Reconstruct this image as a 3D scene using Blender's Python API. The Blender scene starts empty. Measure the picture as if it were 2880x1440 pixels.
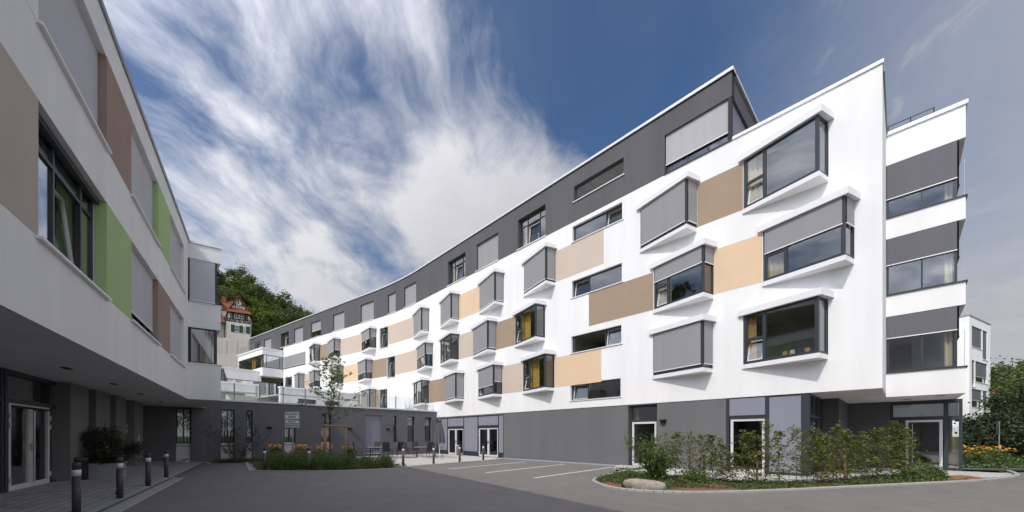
import bpy, bmesh, math, random
import numpy as np
from mathutils import Vector, Matrix

R = math.radians
sc = bpy.context.scene
C = sc.collection

# ------------------------------------------------------------------ camera
cam = bpy.data.cameras.new('camera')
cam.lens = 13.06
cam.sensor_width = 36.0
cam.sensor_fit = 'HORIZONTAL'
cam.shift_y = 0.1757
cam.clip_start = 0.1
cam.clip_end = 3000
camo = bpy.data.objects.new('camera', cam)
camo.location = (0, 0, 1.54)
camo.rotation_euler = (R(90), 0, 0)
C.objects.link(camo)
sc.camera = camo

# ------------------------------------------------------------------ sun, sky, exposure
SUN = Vector((-0.381, -0.528, 0.72)).normalized()          # towards the sun
SUN_EL = math.asin(SUN.z)
SUN_AZ = math.atan2(SUN.x, SUN.y)
sl = bpy.data.lights.new('sun', 'SUN')
sl.energy = 2.0
sl.angle = R(0.53)
sl.color = (1.0, 0.93, 0.84)
so = bpy.data.objects.new('sun', sl)
so.rotation_euler = SUN.to_track_quat('Z', 'Y').to_euler()
so.location = (-30, -40, 60)
C.objects.link(so)

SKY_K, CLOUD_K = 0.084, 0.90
world = bpy.data.worlds.new('World')
sc.world = world
world.use_nodes = True


def build_sky():
    nt = world.node_tree
    nt.nodes.clear()
    N, L = nt.nodes, nt.links

    def nd(t, **kw):
        n = N.new(t)
        for k, v in kw.items():
            setattr(n, k, v)
        return n

    def mth(op, a, b=None, c=None):
        n = nd('ShaderNodeMath', operation=op)
        for i, v in enumerate((a, b, c)):
            if v is None:
                continue
            if isinstance(v, (int, float)):
                n.inputs[i].default_value = v
            else:
                L.new(v, n.inputs[i])
        return n.outputs[0]

    def smooth(v, a, b):
        n = nd('ShaderNodeMapRange', interpolation_type='SMOOTHSTEP')
        L.new(v, n.inputs['Value'])
        n.inputs['From Min'].default_value = a
        n.inputs['From Max'].default_value = b
        return n.outputs['Result']

    sky = nd('ShaderNodeTexSky', sky_type='NISHITA')
    sky.sun_disc = False
    sky.sun_elevation = SUN_EL
    sky.sun_rotation = SUN_AZ
    sky.altitude = 300
    sky.air_density = 1.0
    sky.dust_density = 1.2
    sky.ozone_density = 3.0
    tc = nd('ShaderNodeTexCoord')
    sep = nd('ShaderNodeSeparateXYZ')
    L.new(tc.outputs['Generated'], sep.inputs[0])
    zz = mth('MAXIMUM', sep.outputs[2], 0.0)
    den = mth('ADD', zz, 0.16)
    px = mth('DIVIDE', sep.outputs[0], den)
    py = mth('DIVIDE', sep.outputs[1], den)
    comb = nd('ShaderNodeCombineXYZ')
    L.new(px, comb.inputs[0])
    L.new(py, comb.inputs[1])

    def noise(vec, scale, detail, rough, dist=0.0, rot=0.0, sx=1.0, sy=1.0, loc=(0, 0, 0)):
        mp = nd('ShaderNodeMapping')
        mp.inputs['Rotation'].default_value = (0, 0, rot)
        mp.inputs['Scale'].default_value = (sx, sy, 1)
        mp.inputs['Location'].default_value = loc
        L.new(vec, mp.inputs['Vector'])
        n = nd('ShaderNodeTexNoise')
        n.inputs['Scale'].default_value = scale
        n.inputs['Detail'].default_value = detail
        n.inputs['Roughness'].default_value = rough
        n.inputs['Distortion'].default_value = dist
        L.new(mp.outputs[0], n.inputs['Vector'])
        return n.outputs['Fac']

    v = comb.outputs[0]
    # wind-drawn cirrus, a broken altocumulus field and a thin veil
    wob = nd('ShaderNodeTexNoise')
    wob.inputs['Scale'].default_value = 1.1
    wob.inputs['Detail'].default_value = 4
    L.new(v, wob.inputs['Vector'])
    wv = nd('ShaderNodeVectorMath', operation='MULTIPLY_ADD')
    L.new(wob.outputs['Color'], wv.inputs[0])
    wv.inputs[1].default_value = (0.55, 0.55, 0)
    L.new(v, wv.inputs[2])
    vw = wv.outputs[0]
    streak = noise(vw, 1.7, 10, 0.64, 0.35, R(38), 1.0, 0.40, (3.1, 1.7, 0))
    puff = noise(vw, 4.6, 9, 0.62, 0.25, R(20), 1.0, 0.8, (0.4, 5.2, 0))
    big = noise(v, 0.75, 3, 0.5, 0.3, R(10), 1.0, 0.8, (7.3, 2.2, 0))

    def lobe(dx, dz, r_in, r_out):
        d = Vector((dx, 1.0, dz)).normalized()
        n = nd('ShaderNodeVectorMath', operation='DOT_PRODUCT')
        L.new(tc.outputs['Generated'], n.inputs[0])
        n.inputs[1].default_value = d
        return smooth(n.outputs['Value'], math.cos(R(r_out)), math.cos(R(r_in)))

    def acc(d, terms):
        for t, k in terms:
            d = mth('ADD', d, mth('MULTIPLY', t, k))
        return d

    dens = acc(mth('MULTIPLY', streak, 2.05), [(puff, 0.78), (big, 0.38)])
    dens = acc(dens, [(lobe(-0.66, 0.70, 4, 20), 0.05), (lobe(-0.50, 0.36, 8, 25), 0.20), (lobe(-0.36, 1.05, 3, 12), 0.10), (lobe(-0.02, 0.58, 3, 16), 0.40),
                      (lobe(-0.38, 0.86, 2, 9), -0.30), (lobe(0.06, 0.98, 4, 16), -0.26), (lobe(0.38, 0.84, 4, 17), -0.24), (lobe(0.11, 0.60, 2, 12), 0.30), (lobe(0.29, 1.06, 2, 7), 0.20), (lobe(-0.95, 1.15, 3, 16), -0.16), (lobe(0.75, 0.95, 8, 26), -0.24)])
    cl = smooth(dens, 1.18, 2.08)
    low = smooth(sep.outputs[2], 0.42, 0.02)
    right = smooth(sep.outputs[0], 0.30, 0.85)
    vl = acc(mth('MULTIPLY', streak, 0.12), [(low, 0.42), (right, 0.66), (puff, 0.08)])
    cl = mth('MAXIMUM', cl, vl)
    cl = mth('MINIMUM', cl, 0.95)

    hs = nd('ShaderNodeHueSaturation')
    hs.inputs['Saturation'].default_value = 1.30
    L.new(sky.outputs[0], hs.inputs['Color'])
    b1 = nd('ShaderNodeBackground')
    b1.inputs['Strength'].default_value = SKY_K
    L.new(hs.outputs[0], b1.inputs['Color'])
    # cloud brightness varies with its own thickness
    cr = nd('ShaderNodeValToRGB')
    cr.color_ramp.elements[0].color = (0.56, 0.58, 0.68, 1)
    cr.color_ramp.elements[1].color = (0.93, 0.92, 0.94, 1)
    cr.color_ramp.elements[0].position = 0.30
    cr.color_ramp.elements[1].position = 0.95
    L.new(acc(mth('MULTIPLY', cl, 0.60), [(puff, 0.50)]), cr.inputs[0])
    # forward scattering, boosted: brighter clouds on the unseen sun side add fill light
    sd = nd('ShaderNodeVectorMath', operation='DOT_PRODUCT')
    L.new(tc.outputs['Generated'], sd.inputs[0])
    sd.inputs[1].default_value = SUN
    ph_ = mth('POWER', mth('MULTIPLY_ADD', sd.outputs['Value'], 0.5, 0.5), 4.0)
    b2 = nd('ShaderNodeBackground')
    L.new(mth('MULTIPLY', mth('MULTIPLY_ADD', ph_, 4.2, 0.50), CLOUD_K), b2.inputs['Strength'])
    L.new(cr.outputs[0], b2.inputs['Color'])
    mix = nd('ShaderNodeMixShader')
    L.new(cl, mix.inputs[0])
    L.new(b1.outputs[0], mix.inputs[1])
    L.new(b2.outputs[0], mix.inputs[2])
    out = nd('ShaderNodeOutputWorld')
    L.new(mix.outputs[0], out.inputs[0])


build_sky()
vs = sc.view_settings
vs.view_transform = 'Standard'
vs.look = 'None'
vs.gamma = 1.0
vs.use_curve_mapping = False
vs.exposure = 0.31

# ------------------------------------------------------------------ helpers
MATS = {}


def mat(name, col, rough=0.75, var=0.0, vscale=6.0, bump=0.0, bscale=120.0, spec=0.3, metal=0.0, streak=False, stain=0.0):
    m = bpy.data.materials.new(name)
    m.use_nodes = True
    nt = m.node_tree
    b = nt.nodes['Principled BSDF']
    b.inputs['Base Color'].default_value = (*col, 1)
    b.inputs['Roughness'].default_value = rough
    b.inputs['Metallic'].default_value = metal
    b.inputs['Specular IOR Level'].default_value = spec
    g = nt.nodes.new('ShaderNodeNewGeometry')
    if var > 0:
        n = nt.nodes.new('ShaderNodeTexNoise')
        n.inputs['Scale'].default_value = vscale
        n.inputs['Detail'].default_value = 5
        n.inputs['Roughness'].default_value = 0.6
        src = g.outputs['Position']
        if streak:
            mp = nt.nodes.new('ShaderNodeMapping')
            mp.inputs['Scale'].default_value = (1, 1, 0.12)
            nt.links.new(src, mp.inputs['Vector'])
            src = mp.outputs[0]
        nt.links.new(src, n.inputs['Vector'])
        r = nt.nodes.new('ShaderNodeMapRange')
        r.inputs['From Min'].default_value = 0.3
        r.inputs['From Max'].default_value = 0.7
        r.inputs['To Min'].default_value = 1 - var
        r.inputs['To Max'].default_value = 1 + var
        nt.links.new(n.outputs['Fac'], r.inputs['Value'])
        mx = nt.nodes.new('ShaderNodeVectorMath')
        mx.operation = 'SCALE'
        mx.inputs[0].default_value = col
        nt.links.new(r.outputs[0], mx.inputs['Scale'])
        nt.links.new(mx.outputs[0], b.inputs['Base Color'])
    if bump > 0:
        n2 = nt.nodes.new('ShaderNodeTexNoise')
        n2.inputs['Scale'].default_value = bscale
        n2.inputs['Detail'].default_value = 3
        nt.links.new(g.outputs['Position'], n2.inputs['Vector'])
        bp = nt.nodes.new('ShaderNodeBump')
        bp.inputs['Strength'].default_value = bump
        bp.inputs['Distance'].default_value = 0.01
        nt.links.new(n2.outputs['Fac'], bp.inputs['Height'])
        nt.links.new(bp.outputs[0], b.inputs['Normal'])
    MATS[name] = m
    return m


def glass_mat(name, refl=0.10, tint=(0.92, 0.95, 0.95), power=4.0):
    m = bpy.data.materials.new(name)
    m.use_nodes = True
    nt = m.node_tree
    nt.nodes.clear()
    lw = nt.nodes.new('ShaderNodeLayerWeight')
    lw.inputs['Blend'].default_value = 0.5
    p = nt.nodes.new('ShaderNodeMath')
    p.operation = 'POWER'
    p.inputs[1].default_value = power
    nt.links.new(lw.outputs['Facing'], p.inputs[0])
    r = nt.nodes.new('ShaderNodeMapRange')
    r.inputs['To Min'].default_value = refl
    r.inputs['To Max'].default_value = 0.95
    nt.links.new(p.outputs[0], r.inputs['Value'])
    t = nt.nodes.new('ShaderNodeBsdfTransparent')
    t.inputs[0].default_value = (*tint, 1)
    g = nt.nodes.new('ShaderNodeBsdfGlossy')
    g.inputs['Roughness'].default_value = 0.01
    g.inputs['Color'].default_value = (0.95, 0.97, 1.0, 1)
    mx = nt.nodes.new('ShaderNodeMixShader')
    nt.links.new(r.outputs[0], mx.inputs[0])
    nt.links.new(t.outputs[0], mx.inputs[1])
    nt.links.new(g.outputs[0], mx.inputs[2])
    o = nt.nodes.new('ShaderNodeOutputMaterial')
    nt.links.new(mx.outputs[0], o.inputs[0])
    MATS[name] = m
    return m


def leaf_mat(name, col, col2, trans=0.35, gloss=0.4):
    m = bpy.data.materials.new(name)
    m.use_nodes = True
    nt = m.node_tree
    nt.nodes.clear()
    g = nt.nodes.new('ShaderNodeNewGeometry')
    n = nt.nodes.new('ShaderNodeTexNoise')
    n.inputs['Scale'].default_value = 1.3
    nt.links.new(g.outputs['Position'], n.inputs['Vector'])
    a = nt.nodes.new('ShaderNodeMath')
    a.operation = 'MULTIPLY_ADD'
    nt.links.new(g.outputs['Random Per Island'], a.inputs[0])
    a.inputs[1].default_value = 0.7
    sub = nt.nodes.new('ShaderNodeMath')
    sub.operation = 'SUBTRACT'
    nt.links.new(n.outputs['Fac'], sub.inputs[0])
    sub.inputs[1].default_value = 0.35
    nt.links.new(sub.outputs[0], a.inputs[2])
    mix = nt.nodes.new('ShaderNodeMix')
    mix.data_type = 'RGBA'
    mix.inputs[6].default_value = (*col, 1)
    mix.inputs[7].default_value = (*col2, 1)
    nt.links.new(a.outputs[0], mix.inputs[0])
    d = nt.nodes.new('ShaderNodeBsdfPrincipled')
    d.inputs['Roughness'].default_value = 0.5
    d.inputs['Specular IOR Level'].default_value = gloss
    nt.links.new(mix.outputs[2], d.inputs['Base Color'])
    t = nt.nodes.new('ShaderNodeBsdfTranslucent')
    nt.links.new(mix.outputs[2], t.inputs[0])
    mx = nt.nodes.new('ShaderNodeMixShader')
    mx.inputs[0].default_value = trans
    nt.links.new(d.outputs[0], mx.inputs[1])
    nt.links.new(t.outputs[0], mx.inputs[2])
    o = nt.nodes.new('ShaderNodeOutputMaterial')
    nt.links.new(mx.outputs[0], o.inputs[0])
    MATS[name] = m
    return m


mat('white', (0.79, 0.79, 0.782), 0.85, 0.05, 1.3, 0.35, 160, 0.15, streak=True)
mat('soffit', (0.60, 0.60, 0.59), 0.9, 0.03, 1.0, 0.2, 140, 0.1)
mat('trim', (0.78, 0.78, 0.79), 0.5, 0.02, 3, 0, 0, 0.4)
mat('alu', (0.62, 0.62, 0.62), 0.45, 0.04, 3, 0, 0, 0.5)
mat('coping', (0.66, 0.68, 0.68), 0.4, 0.05, 2, 0, 0, 0.5, 0.3)
mat('dark', (0.108, 0.108, 0.113), 0.85, 0.10, 0.8, 0.35, 140, 0.2, streak=True)
mat('annexgrey', (0.145, 0.145, 0.157), 0.85, 0.09, 0.7, 0.35, 140, 0.2, streak=True)
mat('pier', (0.200, 0.195, 0.198), 0.85, 0.05, 1, 0.35, 140, 0.2)
mat('frame', (0.032, 0.038, 0.046), 0.45, 0.05, 3, 0, 0, 0.45)
mat('black', (0.014, 0.014, 0.016), 0.6, 0.05, 3, 0, 0, 0.3)
mat('blind', (0.290, 0.290, 0.297), 0.8, 0.04, 2.2, 0.12, 500, 0.15, streak=True)
mat('blindblue', (0.235, 0.24, 0.285), 0.8, 0.04, 2.2, 0.12, 500, 0.15, streak=True)
mat('blinddark', (0.135, 0.135, 0.15), 0.8, 0.05, 2.2, 0.1, 500, 0.15, streak=True)
mat('blindlight', (0.50, 0.50, 0.53), 0.8, 0.03, 2.2, 0.1, 500, 0.15, streak=True)
mat('gfgrey', (0.142, 0.142, 0.145), 0.85, 0.09, 0.8, 0.35, 140, 0.2, streak=True)
mat('blindpale', (0.40, 0.40, 0.405), 0.8, 0.05, 2.2, 0.1, 500, 0.15, streak=True)
mat('blindmid', (0.30, 0.30, 0.315), 0.8, 0.05, 2.2, 0.1, 500, 0.15, streak=True)
mat('brown', (0.345, 0.262, 0.190), 0.9, 0.04, 1.2, 0.3, 170, 0.1)
mat('peach', (0.70, 0.52, 0.355), 0.9, 0.03, 1.2, 0.3, 170, 0.1)
mat('beige', (0.565, 0.475, 0.395), 0.9, 0.03, 1.2, 0.3, 170, 0.1)
mat('taupe', (0.50, 0.44, 0.385), 0.9, 0.04, 1.2, 0.4, 170, 0.1)
mat('umber', (0.355, 0.265, 0.225), 0.9, 0.04, 1.2, 0.4, 170, 0.1)
mat('green', (0.41, 0.55, 0.265), 0.9, 0.04, 1.2, 0.4, 170, 0.1)
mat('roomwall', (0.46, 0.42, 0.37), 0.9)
mat('curtain', (0.62, 0.36, 0.09), 0.9, 0.10, 8, streak=True)
mat('curtainpale', (0.58, 0.46, 0.32), 0.9, 0.06, 8, streak=True)
mat('wood', (0.40, 0.23, 0.10), 0.6, 0.18, 9, 0.1, 60, 0.3, streak=True)
mat('woodpost', (0.31, 0.20, 0.115), 0.8, 0.22, 14, 0.4, 60, 0.2, streak=True)
mat('asphalt', (0.172, 0.159, 0.148), 0.88, 0.13, 0.55, 0.5, 260, 0.25)
def asphalt_detail():
    m = MATS['asphalt']
    nt = m.node_tree
    b = nt.nodes['Principled BSDF']
    g = nt.nodes.new('ShaderNodeNewGeometry')
    tot = None
    for sc_, amp, det in ((0.22, 0.16, 3), (1.7, 0.18, 6), (9.0, 0.12, 4), (70.0, 0.22, 2)):
        n = nt.nodes.new('ShaderNodeTexNoise')
        n.inputs['Scale'].default_value = sc_
        n.inputs['Detail'].default_value = det
        nt.links.new(g.outputs['Position'], n.inputs['Vector'])
        k = nt.nodes.new('ShaderNodeMath')
        k.operation = 'MULTIPLY_ADD'
        nt.links.new(n.outputs['Fac'], k.inputs[0])
        k.inputs[1].default_value = amp*2
        if tot is None:
            k.inputs[2].default_value = 1-sum(a for _, a, _ in ((0, .16, 0), (0, .18, 0), (0, .12, 0), (0, .22, 0)))
        else:
            nt.links.new(tot, k.inputs[2])
        tot = k.outputs[0]
    mx = nt.nodes.new('ShaderNodeVectorMath')
    mx.operation = 'SCALE'
    mx.inputs[0].default_value = (0.175, 0.162, 0.150)
    nt.links.new(tot, mx.inputs['Scale'])
    nt.links.new(mx.outputs[0], b.inputs['Base Color'])


asphalt_detail()
mat('paving', (0.34, 0.336, 0.325), 0.85, 0.10, 2.5, 0.3, 120, 0.2)
mat('paving2', (0.30, 0.297, 0.288), 0.85, 0.10, 2.5, 0.3, 120, 0.2)
mat('joint', (0.11, 0.108, 0.102), 0.95, 0.1, 8)
mat('patio', (0.46, 0.445, 0.415), 0.85, 0.07, 1.5, 0.25, 120, 0.2)
mat('patiojoint', (0.22, 0.21, 0.19), 0.95, 0.1, 8)
mat('kerb', (0.33, 0.325, 0.305), 0.85, 0.10, 3, 0.3, 90, 0.2)
mat('gutter', (0.26, 0.30, 0.335), 0.8, 0.12, 3, 0.2, 90, 0.25)
mat('paint', (0.64, 0.635, 0.62), 0.7, 0.09, 7, 0.1, 200, 0.2)
mat('soil', (0.185, 0.105, 0.060), 0.95, 0.3, 5, 0.9, 30, 0.1)
mat('gravel', (0.115, 0.115, 0.115), 0.95, 0.4, 30, 1.0, 40, 0.1)
mat('grass', (0.062, 0.095, 0.028), 0.95, 0.35, 1.6, 0.8, 25, 0.1)
mat('forestfloor', (0.030, 0.040, 0.016), 0.95, 0.3, 0.3)
mat('bark', (0.088, 0.070, 0.052), 0.9, 0.25, 20, 0.6, 60, 0.1)
mat('barkyoung', (0.115, 0.085, 0.060), 0.85, 0.2, 30, 0.4, 80, 0.1)
mat('bollard', (0.062, 0.060, 0.058), 0.5, 0.08, 10, 0, 0, 0.4)
mat('reflective', (0.60, 0.62, 0.64), 0.35, 0.04, 10, 0, 0, 0.5)
mat('zinc', (0.27, 0.275, 0.28), 0.5, 0.10, 5, 0, 0, 0.4, 0.25)
mat('steel', (0.42, 0.43, 0.44), 0.35, 0.05, 8, 0, 0, 0.5, 0.8)
mat('signwhite', (0.74, 0.76, 0.78), 0.5, 0.03, 6)
mat('signtext', (0.035, 0.04, 0.055), 0.6)
mat('fabric', (0.050, 0.050, 0.053), 0.85, 0.06, 6)
mat('parasolcloth', (0.115, 0.115, 0.122), 0.9, 0.08, 6)
mat('tabletop', (0.27, 0.27, 0.27), 0.45, 0.04, 5, 0, 0, 0.4)
mat('stone', (0.31, 0.275, 0.225), 0.9, 0.28, 7, 0.9, 18, 0.15)
mat('concrete', (0.40, 0.375, 0.335), 0.9, 0.12, 0.6, 0.3, 40, 0.15, streak=True)
mat('rooftile', (0.225, 0.080, 0.045), 0.85, 0.22, 1.8, 0.5, 10, 0.15)
mat('plaster', (0.62, 0.59, 0.51), 0.9, 0.06, 0.8)
mat('timber', (0.040, 0.024, 0.018), 0.85, 0.1, 2)
mat('shutter', (0.022, 0.062, 0.045), 0.7, 0.1, 3)
mat('petal', (0.85, 0.42, 0.03), 0.7, 0.22, 9)
mat('planter', (0.33, 0.335, 0.35), 0.7, 0.06, 4, 0.1, 100)
mat('poster', (0.30, 0.055, 0.030), 0.6, 0.5, 3)
mat('plasticwhite', (0.70, 0.71, 0.70), 0.5)
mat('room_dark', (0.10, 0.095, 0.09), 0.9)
glass_mat('glass', 0.085)
glass_mat('glassgf', 0.10)
glass_mat('rail_glass', 0.03, (0.92, 0.94, 0.94), 5.0)
glass_mat('mirrorglass', 0.42)
glass_mat('doorglass', 0.30, (0.88, 0.95, 0.92))
leaf_mat('leaf_forest', (0.040, 0.074, 0.016), (0.150, 0.205, 0.050), 0.35, 0.15)
leaf_mat('leaf_forest2', (0.062, 0.085, 0.034), (0.190, 0.215, 0.088), 0.35, 0.15)
leaf_mat('leaf_lime', (0.075, 0.130, 0.018), (0.230, 0.300, 0.055), 0.35, 0.15)
leaf_mat('leaf_young', (0.075, 0.125, 0.018), (0.200, 0.260, 0.050), 0.35)
leaf_mat('leaf_hornbeam', (0.070, 0.100, 0.020), (0.225, 0.235, 0.056), 0.4)
leaf_mat('leaf_bush', (0.065, 0.115, 0.024), (0.165, 0.220, 0.060), 0.35)
leaf_mat('leaf_low', (0.042, 0.078, 0.018), (0.120, 0.170, 0.048), 0.3)
leaf_mat('leaf_dark', (0.020, 0.034, 0.012), (0.055, 0.070, 0.026), 0.2)
leaf_mat('needle', (0.016, 0.026, 0.013), (0.050, 0.066, 0.030), 0.12)


class MB:
    """collects faces for one mesh"""

    def __init__(self):
        self.v, self.f = [], []

    def box(self, M, a0, a1, b0, b1, c0, c1):
        i = len(self.v)
        for c in (c0, c1):
            for a, b in ((a0, b0), (a1, b0), (a1, b1), (a0, b1)):
                self.v.append(M(a, b, c))
        self.f += [(i, i+3, i+2, i+1), (i+4, i+5, i+6, i+7), (i, i+1, i+5, i+4), (i+1, i+2, i+6, i+5),
                   (i+2, i+3, i+7, i+6), (i+3, i, i+4, i+7)]
        return self

    def strip(self, M, a0, a1, b0, b1, c0, c1, step=0.5):
        n = max(1, int(math.ceil(abs(a1-a0)/step)))
        i = len(self.v)
        for k in range(n+1):
            a = a0+(a1-a0)*k/n
            self.v += [M(a, b0, c0), M(a, b1, c0), M(a, b1, c1), M(a, b0, c1)]
        for k in range(n):
            j = i+4*k
            for q in range(4):
                self.f.append((j+q, j+(q+1) % 4, j+4+(q+1) % 4, j+4+q))
        self.f += [(i, i+1, i+2, i+3), (i+4*n+3, i+4*n+2, i+4*n+1, i+4*n)]
        return self

    def prism(self, M, poly, c0, c1):
        i = len(self.v)
        n = len(poly)
        self.v += [M(a, b, c0) for a, b in poly]+[M(a, b, c1) for a, b in poly]
        self.f += [tuple(range(i+n-1, i-1, -1)), tuple(range(i+n, i+2*n))]
        for k in range(n):
            q = (k+1) % n
            self.f.append((i+k, i+q, i+n+q, i+n+k))
        return self

    def quad(self, *ps):
        i = len(self.v)
        self.v += [tuple(p) for p in ps]
        self.f.append(tuple(range(i, i+len(ps))))
        return self

    def tube(self, p, q, r0, r1=None, n=8, cap=True):
        r1 = r0 if r1 is None else r1
        p, q = Vector(p), Vector(q)
        d = (q-p)
        if d.length < 1e-6:
            return self
        d.normalize()
        u = d.orthogonal().normalized()
        w = d.cross(u)
        i = len(self.v)
        for c, r in ((p, r0), (q, r1)):
            for k in range(n):
                a = 2*math.pi*k/n
                self.v.append(tuple(c+u*(r*math.cos(a))+w*(r*math.sin(a))))
        for k in range(n):
            m = (k+1) % n
            self.f.append((i+k, i+m, i+n+m, i+n+k))
        if cap:
            self.f += [tuple(range(i+n-1, i-1, -1)), tuple(range(i+n, i+2*n))]
        return self

    def lathe(self, prof, n=16, c=(0, 0)):
        i = len(self.v)
        for r, z in prof:
            for k in range(n):
                a = 2*math.pi*k/n
                self.v.append((c[0]+r*math.cos(a), c[1]+r*math.sin(a), z))
        for j in range(len(prof)-1):
            for k in range(n):
                m = (k+1) % n
                self.f.append((i+j*n+k, i+j*n+m, i+(j+1)*n+m, i+(j+1)*n+k))
        self.f += [tuple(range(i+n-1, i-1, -1)), tuple(i+(len(prof)-1)*n+k for k in range(n))]
        return self

    def mesh(self, name, m, smooth=False, fix=True):
        me = bpy.data.meshes.new(name)
        me.from_pydata([tuple(v) for v in self.v], [], self.f)
        if fix:
            bm = bmesh.new()
            bm.from_mesh(me)
            bmesh.ops.recalc_face_normals(bm, faces=bm.faces)
            bm.to_mesh(me)
            bm.free()
        if smooth:
            for p in me.polygons:
                p.use_smooth = True
        me.materials.append(MATS[m])
        me.update()
        return me

    def build(self, name, m, parent=None, smooth=False, fix=True):
        return link(name, self.mesh(name, m, smooth, fix), parent)


def link(name, data, parent=None, loc=None, rz=None):
    o = bpy.data.objects.new(name, data)
    C.objects.link(o)
    if parent is not None:
        o.parent = parent
    if loc is not None:
        o.location = loc
    if rz is not None:
        o.rotation_euler = (0, 0, rz)
    return o


def tag(o, label, cat, group=None):
    o['label'] = label
    o['category'] = cat
    if group:
        o['group'] = group
    return o


def struct(o):
    o['kind'] = 'structure'
    return o


def thing(name, label, cat, loc=(0, 0, 0), rz=0.0, group=None):
    o = link(name, None, None, loc, rz)
    o.empty_display_size = 0.2
    return tag(o, label, cat, group)


def W(a, b, c):
    return (a, b, c)


def np_mesh(name, V, F, m, smooth=False):
    V = np.asarray(V, dtype=np.float32)
    F = np.asarray(F, dtype=np.int32)
    k = F.shape[1]
    me = bpy.data.meshes.new(name)
    me.vertices.add(len(V))
    me.vertices.foreach_set('co', V.ravel())
    me.loops.add(F.size)
    me.loops.foreach_set('vertex_index', F.ravel())
    me.polygons.add(len(F))
    me.polygons.foreach_set('loop_start', np.arange(0, F.size, k, dtype=np.int32))
    me.polygons.foreach_set('loop_total', np.full(len(F), k, dtype=np.int32))
    me.materials.append(MATS[m])
    me.update()
    me.validate()
    return me


def leaves(P, size, seed=0, asp=0.55, flat=0.35, jit=0.35):
    """one bent diamond of four corners per point; returns V, F"""
    rng = np.random.default_rng(seed)
    P = np.asarray(P, dtype=np.float64)
    n = len(P)
    a = rng.normal(size=(n, 3))
    a[:, 2] *= flat
    a /= np.linalg.norm(a, axis=1)[:, None]+1e-9
    b = np.cross(a, rng.normal(size=(n, 3))*np.array([0.6, 0.6, 0.6])+np.array([0, 0, 1.0]))
    b /= np.linalg.norm(b, axis=1)[:, None]+1e-9
    s = size*(1+jit*rng.uniform(-1, 1, n))[:, None]
    V = np.stack([P-a*s*0.5, P+b*s*0.5*asp, P+a*s*0.5, P-b*s*0.5*asp], 1).reshape(-1, 3)
    F = np.arange(4*n).reshape(n, 4)
    return V, F


# ------------------------------------------------------------------ plan of the place
# main facade: a straight run, a gentle bend, a straight run. s = metres along it from the corner
_ds = 0.05
_ss = np.arange(-8, 80, _ds)


def f_ang(s):
    return np.radians(np.interp(s, [30.0, 38.5], [43.6, 54.2]))


_fp = np.zeros((len(_ss), 2))
_i0 = int(np.argmin(abs(_ss)))
_fp[_i0] = (12.41, 12.45)
for _i in range(_i0+1, len(_ss)):
    _a = f_ang((_ss[_i]+_ss[_i-1])/2)
    _fp[_i] = _fp[_i-1]+_ds*np.array([-math.sin(_a), math.cos(_a)])
for _i in range(_i0-1, -1, -1):
    _a = f_ang(0)
    _fp[_i] = _fp[_i+1]-_ds*np.array([-math.sin(_a), math.cos(_a)])


def FP(s, o, z):
    x = float(np.interp(s, _ss, _fp[:, 0]))
    y = float(np.interp(s, _ss, _fp[:, 1]))
    a = float(f_ang(s))
    return (x-math.cos(a)*o, y-math.sin(a)*o, z)


# left wing: u = metres from its far corner towards the viewer's end, o outwards over the yard
_ld = (-math.sin(R(34)), math.cos(R(34)))
_ln = (math.cos(R(34)), math.sin(R(34)))


def LP(u, o, z):
    return (-14.3-u*_ld[0]+o*_ln[0], 16.4-u*_ld[1]+o*_ln[1], z)


# low annex: t = metres from the main facade, o outwards to the yard
_a0 = FP(27.49, 0, 0)
_ad = (-math.cos(R(43.6)), -math.sin(R(43.6)))
_am = (math.sin(R(43.6)), -math.cos(R(43.6)))


def AP(t, o, z):
    return (_a0[0]+t*_ad[0]+o*_am[0], _a0[1]+t*_ad[1]+o*_am[1], z)


def subm(M, p, q):
    """map along the plan segment p>q of M; o is to the left-hand outside"""
    L = math.hypot(q[0]-p[0], q[1]-p[1])
    e = ((q[0]-p[0])/L, (q[1]-p[1])/L)
    n = (e[1], -e[0])

    def f(a, o, z):
        return M(p[0]+e[0]*a+n[0]*o, p[1]+e[1]*a+n[1]*o, z)
    return f, L


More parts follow.
